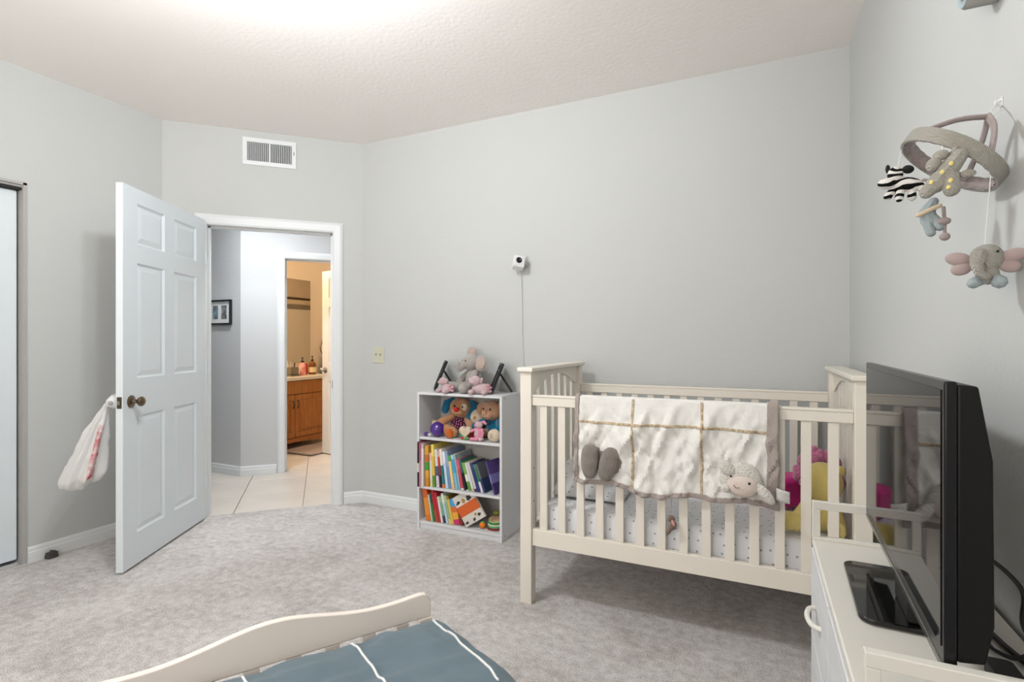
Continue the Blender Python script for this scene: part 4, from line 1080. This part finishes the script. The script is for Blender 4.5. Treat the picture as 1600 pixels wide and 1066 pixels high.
# double switch plate
sw=thing('light_switch','almond double toggle light switch plate beside the bookcase','light switch',(-2.534,YB,1.106))
M_ALM=mat('almond plastic',(0.60,0.59,0.46),0.4)
box('plate',-0.052,0.052,-0.006,-0.0005,-0.058,0.058,M_ALM,sw,0.003)
for a in (-0.020,0.020):
    tg_=obj('toggle',MB().box(-0.005,0.005,-0.012,0,-0.004,0.011),mat('toggle shade',(0.42,0.41,0.32),0.4),sw,0.002); tg_.location=(a,-0.006,0); tg_.rotation_euler=(R(-25),0,0)
    for z in (-0.030,0.030): obj('screw',MB().lathe([(0.003,0),(0.002,0.001)],8,Matrix.Translation((a,-0.006,z))@Matrix.Rotation(R(90),4,'X')),M_STEEL,sw)
# air vent above the door
vt=thing('air_vent','white rectangular louvred air register above the doorway','air vent',tuple(P((0.482+0.83)/2,0,2.545)),R(45))
vw,vh=0.348,0.192
fm=MB(); b=0.030
for x0,x1,z0,z1 in ((-vw/2,vw/2,-vh/2,-vh/2+b),(-vw/2,vw/2,vh/2-b,vh/2),(-vw/2,-vw/2+b,-vh/2+b,vh/2-b),(vw/2-b,vw/2,-vh/2+b,vh/2-b),(-0.006,0.006,-vh/2+b,vh/2-b)): fm.box(x0,x1,-0.010,-0.0005,z0,z1)
obj('frame',fm,M_TRIM,vt,0.002,smooth=False)
box('duct',-vw/2+b,vw/2-b,-0.0015,-0.0005,-vh/2+b,vh/2-b,mat('dark duct',(0.10,0.10,0.10),0.8),vt)
lm=None
for half in (-1,1):
    for i in range(11):
        xx=half*0.0075+half*(i+0.6)*((vw/2-b-0.0075)/11.2)
        if lm is None:
            lv=obj('louvre',MB().box(-0.0008,0.0008,-0.0045,0.0035,-vh/2+b,vh/2-b),M_TRIM,vt,smooth=False); lm=lv.data
        else:
            lv=bpy.data.objects.new('louvre',lm); COL.objects.link(lv); lv.parent=vt
        lv.location=(xx,-0.0062,0); lv.rotation_euler=(0,0,R(35*half))
obj('damper_lever',MB().box(vw/2-0.018,vw/2-0.013,-0.016,-0.01,0.0,0.022),mat('dark lever',(0.15,0.15,0.15),0.5),vt,0.001)

# rubber door stop by the left baseboard
dstp=thing('door_stop','small dark rubber door stop at the left baseboard','door stop',(XL+0.034,1.55,0.0),R(10))
obj('wedge',MB().prism([(-0.02,0),(0.02,0),(0.016,0.03),(-0.012,0.034)],-0.025,0.025,lambda a,b_,c:(a,c,b_)),mat('dark rubber',(0.07,0.065,0.065),0.7),dstp,0.004)
obj('stud',MB().lathe([(0.01,0.03),(0.008,0.04),(0.004,0.043)],12),mat('dark rubber',(0.07,0.065,0.065),0.7),dstp)

# knob cover and shopping bag on the far side of the door
kp=Matrix.Translation(hinge)@Matrix.Rotation(math.atan2(free_dir.y,free_dir.x),4,'Z')
kc=thing('knob_cover','white round childproof cover over the far door knob','knob cover',tuple(kp@Vector((DW-0.065,-0.045,0.89))),math.atan2(free_dir.y,free_dir.x))
obj('shell',MB().ell((0,0,0),(0.036,0.034,0.036),(0,0,0),20,14),M_WPL,kc)
obj('grip',MB().ell((0.034,0.0,-0.004),(0.008,0.012,0.012)),mat('grey grip',(0.35,0.35,0.36),0.6),kc)
bagm=mat('white plastic film',(0.92,0.91,0.90),0.35,0.5,bump=0.25,bscale=22,trans=0.0,sub=0.0)
nt=bagm.node_tree; N=nt.nodes; L=nt.links
N['Principled BSDF'].inputs['Alpha'].default_value=1.0
tr_=N.new('ShaderNodeBsdfTranslucent'); tr_.inputs[0].default_value=(0.92,0.9,0.88,1); mx_=N.new('ShaderNodeMixShader'); mx_.inputs[0].default_value=0.35
L.new(N['Principled BSDF'].outputs[0],mx_.inputs[1]); L.new(tr_.outputs[0],mx_.inputs[2]); L.new(mx_.outputs[0],N['Material Output'].inputs[0])
bag=thing('plastic_bag','white plastic shopping bag with red print hanging behind the door','bag',tuple(kp@Vector((DW-0.068,-0.062,0.445))),math.atan2(free_dir.y,free_dir.x)); bag.scale=(1.0,1.0,0.84)
# local x along the leaf (towards free edge), y away from the room face (negative), z up; knob is at z 0.53
def bagpt(a,f):
    th=2*math.pi*a; z=0.52*(1-f)
    k=f**0.8
    rx=0.014+0.100*k; ry=0.012+0.085*k
    pleat=1+0.16*math.sin(th*7+3*f)*min(1,f*3)+0.10*fbm(math.cos(th)*2,math.sin(th)*2,f*4)
    x=rx*math.cos(th)*pleat; y=-0.012-ry*1.0+ry*math.sin(th)*pleat-0.045*k
    if f>0.85:
        # rounded bottom with two sagging corners
        q=(f-0.85)/0.15; x*=1-0.55*q*q; y=y*(1-0.55*q*q)+(-0.012-ry-0.045*k)*0.55*q*q
    z+=0.035*k*math.sin(th-0.7)
    return (x-0.012*k,min(y,-0.012),max(z,0.0)+0.02*fbm(x*14,y*14,z*9))
body=MB().grid(lambda a,b_:bagpt(a,b_),72,44)
obj('bag_body',body,bagm,bag)
red=MB().grid(lambda a,b_:tuple(Vector(bagpt(0.145+0.07*(a-0.5),0.25+0.62*b_))+Vector((0.002,0.001,0))),8,40)
rm=mat('red bag print',C(185,25,50),0.5,var=0.9,vscale=26,col2=(0.80,0.76,0.75))
obj('red_print',red,rm,bag,solid=0.0006)
for sx in (-1,1):
    obj('handle',MB().tube([(sx*0.012,-0.014,0.505),(sx*0.022,-0.006,0.54),(sx*0.014,0.012,0.568),(0,0.015,0.572)],[0.011,0.008,0.007,0.007],8),bagm,bag)

# grey felt roll at the top of the right wall
wd=thing('wall_ornament','pale grey blue roll shaped ornament high on the right wall','ornament',(XR,1.30,1.895))
wr_=Matrix.Rotation(R(-90),4,'Y')
obj('roll',MB().lathe([(0.016,0.055),(0.030,0.055),(0.034,0.050),(0.034,0.006),(0.028,0.001)],28,wr_),mat('grey paper roll',C(160,160,155),0.8),wd)
obj('roll_core',MB().lathe([(0.017,0.053),(0.017,0.0565)],24,wr_),mat('blue grey core',C(110,135,140),0.7),wd)
obj('roll_face',MB().lathe([(0.018,0.0545),(0.031,0.0562),(0.0315,0.0545)],28,wr_),mat('blue grey paper edge',C(165,182,186),0.7),wd)

# ================================================================ CRIB MOBILE
mr=Vector((0.9664,-0.257,0)); mv=Vector((0.257,0.966,0)); upv=Vector((0,0,1))
tl=R(35)
mu=(mr*math.cos(tl)-upv*math.sin(tl)); mn=(mr*math.sin(tl)+upv*math.cos(tl))
MC=Vector((0.331,1.232,1.548)); RR=0.0835; BH=0.027; mv=(mv*math.cos(R(9))-upv*math.sin(R(9))); mn=mu.cross(mv)
mob=thing('crib_mobile','grey knitted crib mobile with hanging plush animals on the right wall','mobile',tuple(MC))
M_KNIT=mat('grey beige knit',C(168,165,156),1.0,0.1,sheen=0.2)
nt=M_KNIT.node_tree; N=nt.nodes; L=nt.links
wv=N.new('ShaderNodeTexWave'); wv.inputs['Scale'].default_value=150; wv.inputs['Distortion'].default_value=0.5; wv.bands_direction='DIAGONAL'
tc_=N.new('ShaderNodeTexCoord'); L.new(tc_.outputs['Object'],wv.inputs['Vector'])
bp_=N.new('ShaderNodeBump'); bp_.inputs['Strength'].default_value=0.7; bp_.inputs['Distance'].default_value=0.003
L.new(wv.outputs[0],bp_.inputs['Height']); L.new(bp_.outputs[0],N['Principled BSDF'].inputs['Normal'])
M_SAT=mat('mauve grey satin',C(150,138,136),0.6,0.3,bump=0.4,bscale=60,sheen=0.2)
def ringpt(a,h,r): return mu*(math.cos(a)*r)+mv*(math.sin(a)*r)+mn*h
def ringband(r0,r1,h0,h1,n=72):
    mb=MB(); prof=[(r0,h0),(r1,h0),(r1,h1),(r0,h1)]
    vs_=[tuple(ringpt(2*math.pi*i/n,h,r)) for i in range(n) for r,h in prof]; fs_=[]
    for i in range(n):
        for j in range(4): fs_.append((i*4+j,i*4+(j+1)%4,((i+1)%n)*4+(j+1)%4,((i+1)%n)*4+j))
    return mb.add(vs_,fs_)
obj('ring',ringband(RR-0.003,RR+0.003,-BH/2,BH/2),M_KNIT,mob,0.0015)
lin=MB(); n=96
def lr(i): return RR-0.0045-0.0012*math.sin(i*2*math.pi/n*26)
vs_=[tuple(ringpt(2*math.pi*i/n,h,lr(i))) for i in range(n) for h in (-BH/2+0.001,BH/2-0.001)]
lin.add(vs_,[(2*i,2*i+1,2*((i+1)%n)+1,2*((i+1)%n)) for i in range(n)])
obj('ring_lining',lin,M_SAT,mob,solid=0.001)
apex=mn*0.088
for a in (R(75),R(195),R(-45)):
    e=ringpt(a,BH/2-0.004,RR-0.006); m_=(e+apex)*0.5+mn*0.012
    obj('strap',MB().tube(smooth_path([e-mn*0.012,e,m_,apex],6),0.0078,8,flat=0.6),M_SAT,mob)
hookp=Vector((XR,1.292,1.663))-MC
obj('hanging_loop',MB().tube([apex,(apex+hookp)*0.5+Vector((-0.004,0,0)),hookp+Vector((-0.007,0,-0.002))],0.0012,6).tube([apex+Vector((0,0,-0.004)),(apex+hookp)*0.5+Vector((0.004,-0.006,-0.006)),hookp+Vector((-0.006,0,-0.003))],0.0010,6),mat('clear cord',(0.7,0.7,0.68),0.4),mob)
hk=thing('wall_hook','small clear hook on the right wall holding the mobile','hook',(XR,1.292,1.663))
obj('peg',MB().tube([(-0.0005,0,0.006),(-0.008,0,0.002),(-0.011,0,-0.002),(-0.010,0,0.004)],0.0018,8),mat('clear plastic',(0.75,0.76,0.76),0.2),hk)
obj('pad',MB().box(-0.002,-0.0003,-0.005,0.005,-0.008,0.012),mat('clear plastic',(0.75,0.76,0.76),0.2),hk,0.0006)
M_STR=mat('white string',(0.78,0.77,0.74),0.8)
M_ZW=mat('zebra white knit',C(215,212,206),1.0,0.1)
def string(frm,to): obj('string',MB().tube([frm,to],0.0008,6),M_STR,mob)
# body axes: right (image right), up, towards camera
ir=mr; it=-mv
def loc3(base,x,y,z): return base+ir*x+it*y+upv*z     # x right, y towards camera, z up
def ellw(mb,base,c,r,tilt=0.0,nu=14,nv=10):
    p=loc3(base,*c); mb.ell(tuple(p),r,(0,tilt,math.atan2(ir.y,ir.x)),nu,nv); return mb
def limw(mb,base,pts,rs): return mb.limb([loc3(base,*q) for q in pts],rs,8)
# zebra, hung from the left of the ring
ze=ringpt(math.pi,-BH/2,RR)
zb=ze+Vector((0,0,-0.070))
zm=MB(); ellw(zm,zb,(0.008,0,0.0),(0.028,0.012,0.014),0.25); ellw(zm,zb,(-0.022,0.004,0.006),(0.017,0.012,0.011),0.15); ellw(zm,zb,(-0.010,0.002,0.022),(0.013,0.009,0.016))
limw(zm,zb,[(-0.012,0,-0.006),(-0.022,0.004,-0.020)],[0.007,0.007]); limw(zm,zb,[(0.0,0.004,-0.008),(-0.004,0.004,-0.026)],[0.007,0.0075]); limw(zm,zb,[(0.016,0,-0.008),(0.016,0.0,-0.026)],[0.007,0.0075]); limw(zm,zb,[(0.028,0,-0.006),(0.036,0.002,-0.020)],[0.007,0.007])
M_ZEB=mat('zebra stripes knit',C(215,212,206),1.0,0.1,bump=0.4,bscale=400)
nt=M_ZEB.node_tree; N=nt.nodes; L=nt.links
wv=N.new('ShaderNodeTexWave'); wv.bands_direction='Z'; wv.inputs['Scale'].default_value=24; wv.inputs['Distortion'].default_value=6.0; wv.inputs['Detail'].default_value=1.0; wv.inputs['Detail Scale'].default_value=1.2
tc_=N.new('ShaderNodeTexCoord'); L.new(tc_.outputs['Object'],wv.inputs['Vector'])
rp=N.new('ShaderNodeValToRGB'); rp.color_ramp.interpolation='CONSTANT'; rp.color_ramp.elements[0].color=(0.008,0.008,0.008,1); rp.color_ramp.elements[1].position=0.47; rp.color_ramp.elements[1].color=(0.72,0.70,0.67,1)
L.new(wv.outputs[0],rp.inputs[0]); L.new(rp.outputs[0],N['Principled BSDF'].inputs['Base Color'])
zo=obj('zebra',zm,M_ZEB,mob)
for c,r_,tt_ in (((-0.022,0,0.036),(0.004,0.003,0.009),0),((0.010,-0.002,0.030),(0.010,0.008,0.008),0.3)):
    ear=MB(); ellw(ear,zb,c,r_,tt_); obj('zebra_ear',ear,mat('black knit',(0.01,0.01,0.01),0.95),zo)
ztl=MB(); limw(ztl,zb,[(0.034,0,0.004),(0.046,0,0.0),(0.052,0.002,-0.012)],[0.003,0.003,0.003]); ellw(ztl,zb,(0.053,0.003,-0.016),(0.008,0.007,0.007))
obj('zebra_tail',ztl,M_SAT,zo)
tgm=MB().box(-0.012,0.012,-0.0004,0.0004,-0.006,0.006,Matrix.Translation(loc3(zb,0.074,0.0,-0.012))@Matrix.Rotation(math.atan2(ir.y,ir.x),4,'Z'))
obj('zebra_tag',tgm,mat('white tag',(0.82,0.80,0.80),0.6),zo,smooth=False)
string(ze,zb+upv*0.034+ir*-0.006)
# spotted giraffe, hung from the near side of the ring
ge=ringpt(R(-95),-BH/2,RR); gb_=ge+Vector((0,0,-0.055))
gm=MB(); limw(gm,gb_,[(0.022,0.004,0.030),(0.008,0.004,0.010),(-0.010,0.004,-0.014)],[0.013,0.016,0.015]); limw(gm,gb_,[(0.010,0.004,-0.004),(0.012,0.006,-0.026)],[0.014,0.013]); limw(gm,gb_,[(-0.008,0.004,-0.010),(-0.022,0.006,-0.026)],[0.014,0.011])
go=obj('giraffe',gm,M_KNIT,mob)
gh=MB(); ellw(gh,gb_,(-0.012,0.010,0.020),(0.011,0.010,0.013),0.5); ellw(gh,gb_,(-0.002,0.006,0.036),(0.012,0.009,0.009))
obj('giraffe_head',gh,M_KNIT,go)
gh=MB(); ellw(gh,gb_,(0.034,0.002,-0.002),(0.011,0.007,0.007)); obj('giraffe_foot',gh,M_KNIT,go)
gh=MB(); limw(gh,gb_,[(0.012,0,0.036),(0.018,0,0.046)],[0.004,0.005]); obj('giraffe_horn',gh,M_KNIT,go)
for c in ((0.012,0.0195,0.013),(0.0,0.0215,0.0),(-0.015,0.0185,-0.014),(0.011,0.0195,-0.016),(0.008,0.0185,-0.027)): gs=MB(); ellw(gs,gb_,c,(0.0032,0.0018,0.004),0.3,10,8); obj('giraffe_spot',gs,mat('yellow felt spots',C(222,205,130),0.9),go)
string(ge,gb_+upv*0.036)
# grey blue hippo behind, hung from the far side
he=ringpt(R(112),-BH/2,RR); hb_=he+Vector((0,0,-0.075))
M_GB=mat('grey blue knit',C(160,172,174),1.0,0.1,bump=0.4,bscale=350)
hm=MB(); limw(hm,hb_,[(0.004,0,0.022),(-0.006,0.0,0.004),(-0.002,0.0,-0.014)],[0.009,0.014,0.015]); limw(hm,hb_,[(-0.006,0.004,-0.018),(0.0,0.004,-0.040)],[0.009,0.009]); limw(hm,hb_,[(0.006,0.004,-0.014),(0.014,0.004,-0.030)],[0.009,0.009])
hp_=obj('hippo',hm,M_GB,mob)
sc_=MB(); limw(sc_,hb_,[(-0.020,0.014,-0.006),(0.002,0.017,0.002),(0.014,0.014,0.008)],[0.0045,0.0045,0.0045]); obj('hippo_scarf',sc_,mat('beige ribbon knit',C(205,185,160),0.9),hp_)
hd_=MB(); limw(hd_,hb_,[(0.020,0.004,0.006),(0.022,0.004,-0.026),(0.022,0.004,-0.048)],[0.0035,0.003,0.003]); ellw(hd_,hb_,(0.020,0.008,-0.022),(0.012,0.008,0.008)); ellw(hd_,hb_,(0.022,0.006,-0.052),(0.009,0.008,0.008))
obj('hippo_pompoms',hd_,M_SAT,hp_)
string(he,hb_+upv*0.03)
# elephant with wide ears, hung from the right of the ring, against the wall
ee=ringpt(R(-25),-BH/2,RR-0.004); eb=Vector((0.372,1.212,1.352))-MC
em=MB(); ellw(em,eb,(0.002,0,0.006),(0.025,0.022,0.026),0,18,12); ellw(em,eb,(0.004,0.004,-0.024),(0.016,0.015,0.018))
eo_=obj('elephant',em,M_KNIT,mob)
tk=MB(); limw(tk,eb,[(-0.008,0.020,0.008),(-0.012,0.026,-0.010),(-0.008,0.026,-0.026),(0.002,0.022,-0.032)],[0.012,0.010,0.008,0.007]); obj('elephant_trunk',tk,M_KNIT,eo_)
P_EE=mat('mauve ear felt',C(165,148,145),0.95,0.1,sheen=0.2)
for sx in (-1,1):
    er=MB()
    ellw(er,eb,(sx*0.037,0.004,0.008),(0.019,0.006,0.012),-0.2*sx); ellw(er,eb,(sx*0.032,0.003,-0.010),(0.016,0.006,0.012),0.3*sx)
    obj('elephant_ear',er,P_EE,eo_)
ft=MB(); 
limw(ft,eb,[(-0.008,0.004,-0.034),(-0.016,0.014,-0.040)],[0.010,0.010]); obj('elephant_foot',ft,M_GB,eo_); ft=MB(); limw(ft,eb,[(0.014,0.004,-0.032),(0.018,0.014,-0.040)],[0.010,0.012])
obj('elephant_foot',ft,M_GB,eo_)
ey=MB(); ellw(ey,eb,(0.016,0.0205,0.012),(0.0022,0.002,0.0022),0,8,6); obj('elephant_eye',ey,M_BLACK,eo_)
string(ee,eb+upv*0.030)

# ================================================================ HALL PICTURE
pcx=-4.516
pic=thing('wall_picture','black framed triple photo hanging on the hall wall','picture frame',(pcx,Q0.y,1.473))
M_PF=mat('black green frame',(0.012,0.02,0.02),0.3)
pw,ph=0.44,0.226
mb=MB(); b=0.014
for x0,x1,z0,z1 in ((-pw/2,pw/2,-ph/2,-ph/2+b),(-pw/2,pw/2,ph/2-b,ph/2),(-pw/2,-pw/2+b,-ph/2+b,ph/2-b),(pw/2-b,pw/2,-ph/2+b,ph/2-b)): mb.box(x0,x1,-0.024,-0.001,z0,z1)
obj('frame',mb,M_PF,pic,0.001,smooth=False)
box('mat_board',-pw/2+b,pw/2-b,-0.010,-0.004,-ph/2+b,ph/2-b,mat('white mat board',(0.86,0.86,0.85),0.8),pic)
for k,(cx_,c1_,c2_) in enumerate(((-0.125,(60,70,80),(160,140,125)),(0.005,(150,180,195),(70,60,55)),(0.122,(175,180,182),(60,45,42)))):
    box('photo',cx_-0.036,cx_+0.036,-0.0115,-0.0095,-0.062,0.062,mat('blurred photo %d'%k,C(*c1_),0.4,var=0.5,vscale=18,col2=C(*c2_)),pic)

# ================================================================ BATHROOM
M_OAK=mat('honey oak',(0.47,0.185,0.05),0.38,0.45,var=0.45,vscale=9,stretch=(6,6,0.7),col2=(0.34,0.12,0.03),bump=0.1,bscale=60)
VX=-4.684; VY0,VY1=3.60,4.86; VZ=0.765
van=thing('vanity_cabinet','honey oak bathroom vanity cabinet with raised panel doors','cabinet',(VX-0.25,(VY0+VY1)/2,0))
vx,vy=VX-0.25,(VY0+VY1)/2
def vbox(n,x0,x1,y0,y1,z0,z1,m=M_OAK,bev=0.002,par=None): return box(n,x0-vx,x1-vx,y0-vy,y1-vy,z0,z1,m,par or van,bev)
vbox('body',BX+0.012,VX-0.02,VY0,VY1,0.085,VZ)
n=20; ap=[(VY0-vy,0.0),(VY0-vy,0.12),(VY1-vy,0.12),(VY1-vy,0.0),(VY1-0.07-vy,0.0)]
for i in range(n+1):
    f=i/n; ap.append((VY1-0.08-vy-(VY1-VY0-0.16)*f,0.02+0.055*math.sin(math.pi*f)**0.6))
ap.append((VY0+0.07-vy,0.0))
obj('apron',MB().prism(ap,VX-0.02-vx,VX-vx,lambda a,b_,c:(c,a,b_)),M_OAK,van,0.0,smooth=False)
vbox('drawer_front',VX-0.02,VX,VY0,VY1,0.615,VZ-0.004)
dy_=[(3.61,4.005),(4.012,4.215),(4.222,4.85)]
def vdoor(y0,y1):
    z0,z1=0.128,0.605
    d_=vbox('door',VX-0.02,VX-0.004,y0,y1,z0,z1)
    fm=MB(); w=0.055
    for a0,a1,b0,b1 in ((y0,y1,z0,z0+w),(y0,y1,z1-w,z1),(y0,y0+w,z0+w,z1-w),(y1-w,y1,z0+w,z1-w)): fm.box(VX-0.004-vx,VX+0.004-vx,a0-vy,a1-vy,b0,b1)
    obj('door_frame',fm,M_OAK,d_,0.002,smooth=False)
    q=0.03; p=MB(); a0,a1,b0,b1=y0+w+0.006-vy,y1-w-0.006-vy,z0+w+0.006,z1-w-0.006
    X0,X1=VX-0.004-vx,VX+0.003-vx
    p.add([(X0,a0,b0),(X0,a1,b0),(X0,a1,b1),(X0,a0,b1),(X1,a0+q,b0+q),(X1,a1-q,b0+q),(X1,a1-q,b1-q),(X1,a0+q,b1-q)],[(4,5,6,7),(0,1,5,4),(1,2,6,5),(2,3,7,6),(3,0,4,7)])
    obj('raised_panel',p,M_OAK,d_,smooth=False)
    return d_
def vpull(d_,y,z):
    obj('pull',MB().tube([(VX+0.004-vx,y-vy,z-0.045),(VX+0.02-vx,y-vy,z-0.03),(VX+0.028-vx,y-vy,z),(VX+0.02-vx,y-vy,z+0.03),(VX+0.004-vx,y-vy,z+0.045)],0.006,8),M_BRONZE,d_)
dA=vdoor(3.61,4.262); dB=vdoor(4.270,4.85)
vpull(dA,4.235,0.50); vpull(dB,4.300,0.50)
ctp=obj('countertop',MB().box(BX+0.005,VX+0.02,VY0-0.02,VY1+0.01,VZ+0.001,VZ+0.040).box(BX+0.003,BX+0.02,VY0-0.02,VY1+0.01,VZ+0.04,VZ+0.12),mat('cream cultured marble',(0.78,0.70,0.58),0.2,0.5),None,0.006)
tag(ctp,'cream cultured marble vanity top with backsplash','countertop')
mir=thing('bathroom_mirror','large frameless mirror above the bathroom vanity','mirror',(BX+0.002,4.30,1.38))
obj('glass',MB().box(0,0.006,-0.68,0.676,-0.44,0.60),mat('mirror silver',(0.86,0.85,0.82),0.02,0.5,metal=1.0),mir,smooth=False)
obj('clip',MB().box(0.004,0.010,0.3,0.33,-0.447,-0.435).box(0.004,0.010,-0.3,-0.27,-0.447,-0.435),M_STEEL,mir,smooth=False)
ZT=VZ+0.041
def bottle(label,loc,prof,m,pump=True,lm=None,h=0.17):
    t=thing('soap_bottle',label,'bottle',loc)
    obj('bottle_body',MB().lathe(prof,20),m,t)
    if lm: obj('bottle_label',MB().lathe([(prof[1][0]+0.0008,h*0.15),(prof[1][0]+0.0008,h*0.55)],20),lm,t)
    if pump:
        obj('pump',MB().lathe([(0.016,h),(0.016,h+0.02),(0.006,h+0.022),(0.006,h+0.05),(0.012,h+0.052),(0.012,h+0.062)],14).tube([(0,0,h+0.057),(0.03,-0.03,h+0.057),(0.036,-0.036,h+0.05)],0.006,8),mat('black pump',(0.03,0.025,0.02),0.4),t)
    return t
def on_counter(px,x): # point on the counter plane at world X on the ray through image column px
    k=(px-800)/F_PX; c,s=math.cos(YAW),math.sin(YAW)
    y=x*(c+k*s)/(k*c-s); return (x,y,ZT)
bottle('pink red soap pump bottle on the vanity',on_counter(472.5,-4.86),[(0.030,0),(0.036,0.01),(0.036,0.10),(0.030,0.13),(0.014,0.148),(0.014,0.155)],mat('pink red soap',C(215,95,85),0.2,0.5,var=0.4,vscale=14,col2=C(235,190,180)),True,None,0.150)
bottle('thin red bottle behind the pink soap bottle',on_counter(478,-4.93),[(0.022,0),(0.024,0.01),(0.024,0.11),(0.018,0.13),(0.010,0.14)],mat('red glass',C(165,45,30),0.2,0.5),False)
bottle('amber brown soap pump bottle with pale label at right of vanity',on_counter(488,-4.90),[(0.038,0),(0.044,0.01),(0.044,0.115),(0.038,0.14),(0.016,0.156),(0.016,0.165)],mat('amber plastic',C(120,75,25),0.2,0.5),True,mat('cream label',C(225,205,160),0.6),0.160)
tbh=thing('toothbrush_holder','grey brown toothbrush holder box on the vanity','holder',on_counter(456.5,-4.85))
mb=MB(); 
for x0,x1,y0,y1 in ((-0.045,0.045,-0.055,-0.050),(-0.045,0.045,0.050,0.055),(-0.045,-0.040,-0.05,0.05),(0.040,0.045,-0.05,0.05)): mb.box(x0,x1,y0,y1,0.016,0.10)
mb.box(-0.045,0.045,-0.055,0.055,0.016,0.022)
obj('box',mb,mat('grey brown resin',C(120,112,95),0.6),tbh,smooth=False)
box('tray',-0.055,0.055,-0.075,0.075,0,0.015,mat('grey brown resin',C(120,112,95),0.6),tbh,0.004)
for k,(x,y,h,c) in enumerate(((-0.02,-0.03,0.175,(235,235,230)),(0.0,-0.012,0.165,(200,205,205)),(0.012,0.012,0.15,(60,60,65)),(-0.01,0.035,0.145,(205,90,70)))):
    tt=obj('toothbrush',MB().tube([(x,y,0.023),(x*1.2,y*1.3,0.10),(x*1.6,y*1.5,h)],[0.005,0.005,0.007],8),mat('toothbrush %d'%k,C(*c),0.4)); tt.location=tbh.location
    tag(tt,['white toothbrush standing in the holder','pale grey toothbrush in the holder','dark toothbrush in the holder','red toothbrush at right in the holder'][k],'toothbrush')
trg=thing('towel_ring','bronze towel ring on the beige bathroom wall','towel ring',(BX,5.20,1.20))
obj('mount',MB().lathe([(0.025,0),(0.025,0.006),(0.012,0.012),(0.010,0.04)],16,Matrix.Rotation(R(90),4,'Y')),M_BRONZE,trg)
obj('ring',MB().tube([(0.04,0.085*math.sin(2*math.pi*k/24),-0.085+0.085*math.cos(2*math.pi*k/24)) for k in range(25)],0.006,8),M_BRONZE,trg)
tw=obj('hand_towel',MB().grid(lambda a,b_:(BX+0.055+0.012*math.sin(a*14+b_*2)+ (0.0 if b_<0.5 else 0.006),5.20+(a-0.5)*(0.08+0.16*abs(b_-0.5)*2),1.035-0.30*abs(b_-0.5)*2),14,24),mat('slate blue towel',C(75,85,105),1.0,0.1,bump=0.8,bscale=200),solid=0.008)
tag(tw,'slate blue hand towel hanging from the towel ring','towel')
rug=obj('bath_mat',MB().grid(lambda a,b_:(VX+0.04+0.42*a,4.06+0.74*b_,0.014+0.006*fbm(a*6,b_*8,2)+0.006*max(0,math.sin(b_*9+a*3))*(1 if b_>0.85 else 0)),20,30),mat('grey taupe bath mat',C(178,162,152),1.0,0.1,bump=0.8,bscale=160,var=0.15,vscale=20),solid=0.014)
tag(rug,'grey taupe bath mat in front of the vanity','rug')
# bathroom door swung open into the bathroom
bh_=Q(BO1-0.012,T+0.012); bdv=Vector((-0.977,0.215,0)); bdv.z=0; bdv.normalize()
d3=sthing('door_3','open white six panel bathroom door','door',tuple(bh_),math.atan2(bdv.y,bdv.x))
panel_door(d3,0.755,1.955,0.035,mat('warm white door paint',(0.78,0.76,0.72),0.42),0.012)
knob(d3,0.695,0.035,0.90,1,M_STEEL); knob(d3,0.695,0.0,0.90,-1,M_STEEL)
# tile bands on the tub wall, seen in the mirror
tbw=thing('tub_surround','white tub surround panel with dark mosaic and grey tile bands','tub surround',(BXR-0.001,6.1,0))
box('panel',-0.02,0,-0.85,0.85,0,1.76,mat('cream surround',(0.74,0.68,0.58),0.3),tbw,0.003)
box('grey_band',-0.026,0,-0.85,0.85,1.762,1.84,mat('grey brown tile',(0.34,0.29,0.24),0.4,var=0.4,vscale=20),tbw,0.002)
box('cream_band',-0.022,0,-0.85,0.85,1.842,1.92,mat('cream band tile',(0.66,0.55,0.40),0.4),tbw,0.002)
mme=None
for k in range(24):
    y=-0.85+1.70*(k+0.5)/24
    if mme is None:
        q_=box('mosaic_tile',-0.026,0,-0.034,0.034,1.924,1.96,mat('dark mosaic tile',(0.08,0.05,0.03),0.3),tbw,0.002); mme=q_.data
    else:
        q_=bpy.data.objects.new('mosaic_tile',mme); COL.objects.link(q_); q_.parent=tbw
    q_.location=(0,y,0)
for z,y in ((1.34,-0.35),(1.25,-0.22)):
    obj('faucet_handle',MB().limb([(-0.02,y,z),(-0.05,y,z-0.02),(-0.06,y,z-0.07)],[0.014,0.014,0.012]),M_STEEL,tbw)
